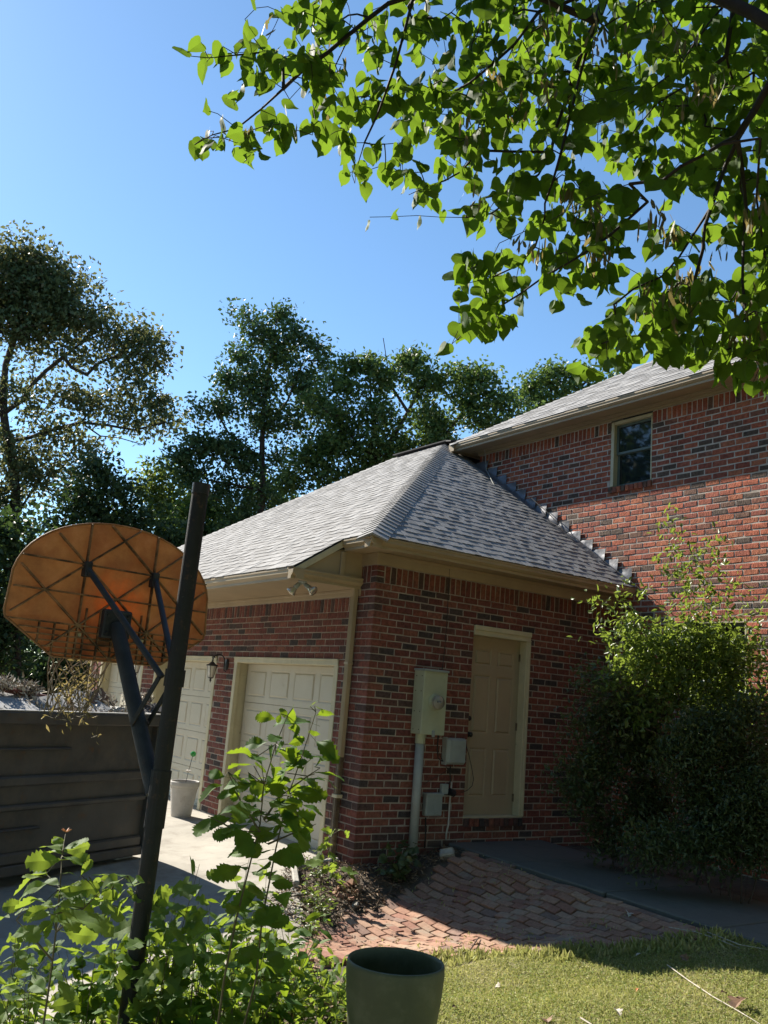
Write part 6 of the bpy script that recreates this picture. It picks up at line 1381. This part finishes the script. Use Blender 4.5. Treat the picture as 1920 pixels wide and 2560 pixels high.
# bright weedy sapling against the garage corner, pale groundcover, dark ivy
CC = lambda l: [tuple((400 + v / 3.318 if i % 2 == 0 else 1950 + v / 3.318) for i, v in enumerate(q)) for q in l]
ex = CC([(1400, 480, 1360, 500), (1420, 470, 1450, 400), (1480, 420, 1500, 400), (1530, 430, 1580, 470), (1380, 560, 1300, 560), (1400, 600, 1430, 650), (1380, 520, 1370, 570), (1440, 680, 1440, 780), (1450, 790, 1500, 800), (1500, 740, 1650, 770), (1440, 760, 1420, 820), (1440, 820, 1550, 890), (1560, 780, 1659, 840), (1360, 660, 1250, 640), (1340, 700, 1200, 670), (1400, 720, 1340, 760)])
D8 = float(proj(gpx(855, 2235))[2])
plant('mulberry_sprout', 'bright leafy sprout leaning against the downspout at the garage corner', 'sapling', [st([(845, 2245), (838, 2190), (828, 2140), (815, 2110), (822, 2090), (850, 2075)], D8), st([(840, 2200), (865, 2185), (890, 2195)], D8)], 'lobed', 'weed', .1, ex, per=8, spread=.04, D=D8, droop=.3)
for u, v, lab in ((790, 2200, 'pale small-leaved groundcover plant at the driveway edge by the corner'), (775, 2270, 'pale groundcover clump along the driveway edge'), (800, 2300, 'groundcover clump beside the lit pavers'), (770, 2340, 'groundcover clump near the weeds at the driveway edge')):
    b0 = gpx(u, v); sts = []
    for k in range(12):
        a = rng.uniform(0, 6.28); rr_ = rng.uniform(.05, .22); sts.append([b0, b0 + np.array([math.cos(a) * rr_ * .6, math.sin(a) * rr_ * .6, .12]), b0 + np.array([math.cos(a) * rr_, math.sin(a) * rr_, rng.uniform(.12, .3)])])
    plant('groundcover_plant', lab, 'plant', sts, 'oval', 'shrubl', .05, per=34, spread=.03, stem_r=.002, group='pale plants beside the driveway', lay=.1, limit=150)
b0 = gpx(985, 2205); sts = []
for k in range(16):
    a = rng.uniform(0, 6.28); rr_ = rng.uniform(.05, .3); sts.append([b0, b0 + np.array([math.cos(a) * rr_ * .6, math.sin(a) * rr_ * .4, .15]), b0 + np.array([math.cos(a) * rr_, math.sin(a) * rr_ * .6, rng.uniform(.1, .42)])])
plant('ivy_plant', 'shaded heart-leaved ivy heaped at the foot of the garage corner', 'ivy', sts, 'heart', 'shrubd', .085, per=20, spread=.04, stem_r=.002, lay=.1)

# shrubs in the inner corner
def shrub(name, label, blobs, D, per, leaves, ls, cr, mat, base_px, tips_extra=(), tpl='small', cat='shrub', group=None, dz_=.7):
    T = blob_points(blobs, per, D, dz_)
    T[:, 0] = np.minimum(T[:, 0], XC - .12); m_ = (T[:, 0] < XC - .05) & (T[:, 1] < -.15); T = T[m_]; T = T[T[:, 2] > float(.1)]
    b0 = at(*base_px, D); b0[2] = float(G(b0[0], b0[1])); t = thing(name, label, cat, b0, group); sk = Skel()
    for k in range(5):
        a = k * 1.26; sk.line([b0 + np.array([math.cos(a) * .06, math.sin(a) * .06, -.05]) * 1, b0 + np.array([math.cos(a) * .25, math.sin(a) * .25, .6])], start=None, seg=.2)
    tips = sk.grow(T, seg=.14, bend=.15)
    for line_ in tips_extra:
        pts = [at(u, v, D) for u, v in line_]; j, _ = sk.near(pts[0]); k0 = len(sk.p); sk.line(pts, start=j, seg=.05); tips += list(range(k0 + 2, len(sk.p), 2))
    sk.mesh('stem', M['bark'], t, tip=.0016, n=4, ex=2.1, rmax=.02)
    tp = np.array([sk.p[i] for i in tips]); c = np.repeat(tp, leaves, 0); P = c + rng.normal(size=c.shape) * cr; P[:, 0] = np.minimum(P[:, 0], XC - .03); Dd = rdir(len(P), .25); scatter('crown', tpl, P, Dd, rdir(len(P), 1.0), ls * rng.uniform(.6, 1.25, len(P)), M[mat], t); return t
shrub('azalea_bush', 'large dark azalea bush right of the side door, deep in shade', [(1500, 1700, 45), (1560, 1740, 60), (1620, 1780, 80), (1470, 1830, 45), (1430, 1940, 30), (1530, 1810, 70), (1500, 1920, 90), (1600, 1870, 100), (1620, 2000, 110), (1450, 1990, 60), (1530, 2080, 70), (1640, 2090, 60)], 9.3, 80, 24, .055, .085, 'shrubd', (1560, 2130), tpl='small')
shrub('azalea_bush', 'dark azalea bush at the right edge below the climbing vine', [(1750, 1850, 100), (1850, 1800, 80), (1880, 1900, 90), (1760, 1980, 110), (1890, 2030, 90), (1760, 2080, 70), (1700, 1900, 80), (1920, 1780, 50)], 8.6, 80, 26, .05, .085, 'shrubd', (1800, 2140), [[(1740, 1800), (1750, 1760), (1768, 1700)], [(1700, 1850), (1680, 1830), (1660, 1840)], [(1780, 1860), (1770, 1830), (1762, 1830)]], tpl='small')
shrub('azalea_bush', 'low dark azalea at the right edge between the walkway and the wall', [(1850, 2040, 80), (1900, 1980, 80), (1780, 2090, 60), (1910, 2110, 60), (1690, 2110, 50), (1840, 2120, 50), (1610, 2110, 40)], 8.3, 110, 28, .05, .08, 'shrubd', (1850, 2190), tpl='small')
shrub('climbing_vine', 'sunlit vine with glossy leaves climbing over the shrubs to the garage eave', [(1620, 1600, 50), (1700, 1575, 45), (1600, 1660, 55), (1700, 1640, 80), (1780, 1590, 50), (1800, 1660, 80), (1850, 1620, 50), (1570, 1610, 30), (1560, 1690, 40), (1880, 1700, 40), (1680, 1710, 80), (1780, 1730, 70), (1850, 1780, 70, .6), (1700, 1830, 70, .35), (1790, 1880, 90, .3), (1880, 1900, 60, .3), (1600, 1790, 60, .3)], 9.0, 70, 19, .07, .075, 'shrubl', (1720, 2120),
      [[(1620, 1560), (1560, 1540), (1510, 1520), (1470, 1505)], [(1600, 1600), (1550, 1592), (1500, 1586)], [(1560, 1500), (1545, 1475), (1530, 1458)], [(1590, 1500), (1600, 1480), (1592, 1468)], [(1740, 1560), (1725, 1460), (1700, 1380), (1670, 1300)], [(1760, 1560), (1770, 1460), (1775, 1400), (1785, 1345)], [(1700, 1500), (1690, 1440), (1665, 1400)], [(1800, 1560), (1810, 1500), (1850, 1450)], [(1730, 1480), (1740, 1420), (1735, 1380)], [(1860, 1560), (1900, 1530), (1930, 1520)]], tpl='small', cat='vine')
print('plants done')

# ------------------------------------------------------------------ lawn grass and litter
def grass(n, sampler, ls, name, mat='grass', up=1.0, z=.012):
    q = sampler(n); keep = fl(q[:, 0], q[:, 1]); q = q[keep]; n = len(q); P = np.stack([q[:, 0], q[:, 1], G(q[:, 0], q[:, 1]) + z + .012 * rnoise(q[:, 0], q[:, 1], 9, 3)], -1)
    D = rdir(n, up); Nr = rdir(n, .4); tt = np.clip(.45 + .7 * rnoise(q[:, 0], q[:, 1], 4, 9) + rng.normal(0, .24, n), 0, .999); return kind(scatter(name, 'narrow', P, D, Nr, ls * rng.uniform(.5, 1.3, n), M[mat], tint=tt, smooth=False), 'stuff')
def samp(n):
    x = rng.uniform(-2.6, 1.22, n); y_ = rng.uniform(-5.6, -2.7, n); return np.stack([x, y_], -1)
grass(110000, samp, .03, 'grass', up=.1)
grass(24000, lambda n: np.stack([rng.uniform(-7, 1.2, n), rng.uniform(-9.2, -5.0, n)], -1), .05, 'grass', up=.5)
q = samp(26000); keep = fl(q[:, 0], q[:, 1]) & (rnoise(q[:, 0], q[:, 1], 3, 21) > -.18); q = q[keep]; n = len(q); P = np.stack([q[:, 0], q[:, 1], G(q[:, 0], q[:, 1]) + .022 + rng.random(n) * .014], -1)
kind(scatter('clover', 'small', P, rdir(n, .1) * [1, 1, .4], rdir(n, 2.2), rng.uniform(.010, .024, n), M['clover'], smooth=False), 'stuff')
# taller fringe at the lawn edge
n = 2200; x = rng.uniform(-.8, 1.2, n); y_ = np.interp(x, [g[0] for g in GB], [g[1] for g in GB]) - rng.random(n) ** 2 * .35 + .04 * np.sin(x * 9); P = np.stack([x, y_, G(x, y_)], -1)
kind(scatter('grass_fringe', 'narrow', P, rdir(n, 1.6), rdir(n), rng.uniform(.03, .1, n), M['grass'], smooth=False), 'stuff')
# weeds in paver joints
n = 900; q = in_poly_pts(PAT, n); kk = rng.random(n) < .5; P = np.stack([q[:, 0], q[:, 1], G(q[:, 0], q[:, 1]) + .026], -1); cl = (rnoise(q[:, 0], q[:, 1], 5, 12) > .1); P = P[cl]
kind(scatter('joint_weeds', 'narrow', P, rdir(len(P), .8), rdir(len(P)), rng.uniform(.02, .05, len(P)), M['grass'], smooth=False), 'stuff')
# leaf litter: bed, corner, lawn
def litter(name, poly, n, s0_, s1_, mat='litter', z=.02, hz=.02):
    q = in_poly_pts(poly, n); P = np.stack([q[:, 0], q[:, 1], G(q[:, 0], q[:, 1]) + z + rng.random(n) * hz], -1); kind(scatter(name, 'narrow', P, rdir(n, 0) * [1, 1, .35], rdir(n, 2), rng.uniform(s0_, s1_, n), M[mat], smooth=False), 'stuff')
litter('leaf_litter', [(-4.6, -4.8), (-4.2, -3.2), (-3.0, -2.4), (-2.1, -2.4), (-1.9, -3.2), (-2.3, -4.1), (-3.2, -5.2)], 5000, .03, .08)
litter('leaf_litter', [(-.9, -.1), (-.05, -.05), (-.02, .3), (-.3, .5), (-.7, .2), (-1.3, -.6), (-1.2, -1.2), (-.3, -.8), (.4, -.55), (1.2, -.4), (1.2, -.05), (.1, -.05)], 2600, .03, .075)
def twig(lab, px, r_, mat='wood', dz=.03, cat='twig', grp=None):
    p = [gpx(u, v, dz) for u, v in px]; mb = MB(); mb.tube(p, [r_] * (len(p) - 1) + [r_ * .4], 5); return tag(mb.build('twig', M[mat], origin=p[0]), lab, cat, grp)
twig('long pale twig lying diagonally across the lawn', [(1668, 2412), (1720, 2450), (1780, 2490), (1850, 2530), (1900, 2560)], .004, 'debris', .035)
twig('crooked dark stick on the sunlit pavers', [(1156, 2386), (1178, 2372), (1192, 2350), (1198, 2342)], .006, 'bark', .045)
twig('thin pale twig on the shaded pavers near the walkway', [(1672, 2318), (1740, 2330), (1800, 2350), (1850, 2371)], .004, 'debris', .05)
twig('second thin twig beside the walkway edge on the right', [(1768, 2330), (1800, 2342), (1850, 2362), (1920, 2374)], .004, 'debris', .05)
twig('short pale stick at the bottom edge of the lawn', [(1452, 2545), (1470, 2556), (1490, 2568)], .006, 'debris', .035)
twig('dark stick reaching over the driveway joint by the groundcover', [(688, 2250), (712, 2242), (770, 2236), (810, 2216)], .006, 'bark', .10)
def one_leaf(u, v, s_, mat, lab, tpl='lobed', up=.3):
    p = gpx(u, v, .035); V0, F0 = TPL[tpl]; D = rdir(1, up * .2)[0] * [1, 1, .2] + Z3 * up; Mx = frames(np.array([D]), np.array([norm(Z3 + rng.normal(0, .3, 3))]))[0]; V_ = V0.copy(); V_[:, 2] *= 2.5
    o = fast_mesh('fallen_leaf', (V_ @ Mx.T) * s_, F0, M[mat], np.zeros(len(F0)), None, True); o.location = tuple(p); tag(o, lab, 'leaf')
one_leaf(1596, 2471, .045, 'orange', 'small orange leaf lying on the lawn', 'oval', .1)
one_leaf(1838, 2520, .13, 'deadleaf', 'large dark curled leaf standing on the lawn at the right', 'lobed', .9)
one_leaf(1815, 2485, .07, 'deadleaf', 'small dark curled leaf just above the large one on the lawn', 'oval', .9)
one_leaf(1590, 2390, .05, 'debris', 'pale upright leaf at the grass edge', 'oval', .9)
one_leaf(1140, 2520, .06, 'deadleaf', 'brown curled leaf right of the green planter', 'oval', .8)
one_leaf(1370, 2556, .08, 'deadleaf', 'dark leaf at the bottom edge of the lawn', 'lobed', .2)
one_leaf(1720, 2400, .06, 'deadleaf', 'grey-brown leaf in the shaded grass', 'lobed', .3)
one_leaf(1540, 2524, .06, 'debris', 'pale flat leaf on the lawn below the orange leaf', 'lobed', .1)
one_leaf(1250, 2466, .05, 'debris', 'pale crumpled leaf in the middle of the lawn', 'lobed', .2)
one_leaf(1572, 2282, .07, 'debris', 'pale leaf on the shaded pavers', 'lobed', .1)
# broken bricks and stones in the corner bed
def chunk(name, lab, cat, u, v, s_, mat, grp=None, D=None):
    p = gpx(u, v, .02); mb = MB(); mb.bbox((-s_ * .6, -s_ * .4, -s_ * .3), (s_ * .6, s_ * .4, s_ * .3), s_ * .1, .2)
    mb.v = [tuple(np.array(q) + rng.normal(0, s_ * .06, 3)) for q in mb.v]; o = mb.build(name, M[mat]); o.location = tuple(p + Z3 * s_ * .2); o.rotation_euler = (rng.normal(0, .4), rng.normal(0, .4), rng.uniform(0, 3)); tag(o, lab, cat, grp)
chunk('brick_fragment', 'largest broken brick piece in the corner bed, in the sun', 'brick', 882, 2212, .10, 'paver')
chunk('field_stone', 'pale stone in the shade at the foot of the white conduit', 'stone', 1118, 2142, .13, 'stone')
chunk('field_stone', 'small pale stone at the top of the lit pavers', 'stone', 888, 2266, .05, 'stone')
chunk('field_stone', 'small grey stone beside the driveway edge', 'stone', 745, 2240, .05, 'stone')
for k, (u, v) in enumerate([(860, 2230), (870, 2240), (845, 2226), (892, 2232), (878, 2250), (850, 2245), (866, 2218), (900, 2222), (835, 2238), (890, 2205)]): chunk('brick_fragment', 'fist-sized brick chip in the corner bed, ' + ['nearest the lit pavers', 'just left of the nearest one', 'at the driveway side', 'below the largest piece', 'touching the top paver', 'low in the middle', 'highest on the heap', 'against the ivy', 'farthest towards the driveway', 'right behind the largest piece'][k], 'brick', u, v, rng.uniform(.04, .065), 'paver', 'broken brick chips in the corner bed')
# bed edging stub by the driveway
mb = MB(); a = gpx(733, 2172, .0); b_ = gpx(740, 2222, .0); D = norm(b_ - a); C = norm(np.cross(D, Z3)); mb.frame(a, D, C, Z3, (0, -.03, -.05), (float(np.linalg.norm(b_ - a)), .03, .07), .01); tag(mb.build('edging_timber', M['stone']), 'short pale edging kerb where the driveway meets the corner bed', 'edging')
a = gpx(733, 2172, .0); c2 = gpx(762, 2168, .0); mb = MB(); D = norm(c2 - a); C = norm(np.cross(D, Z3)); mb.frame(a, D, C, Z3, (.05, -.03, -.05), (.5, .03, .05), .01); tag(mb.build('edging_timber', M['stone']), 'dark-shadowed edging kerb running back from the pale kerb to the wall', 'edging')
# driveway joint
o = jb.build('control_joint', M['soil']); kind(o, 'structure')
print('scene done', len(bpy.data.objects))
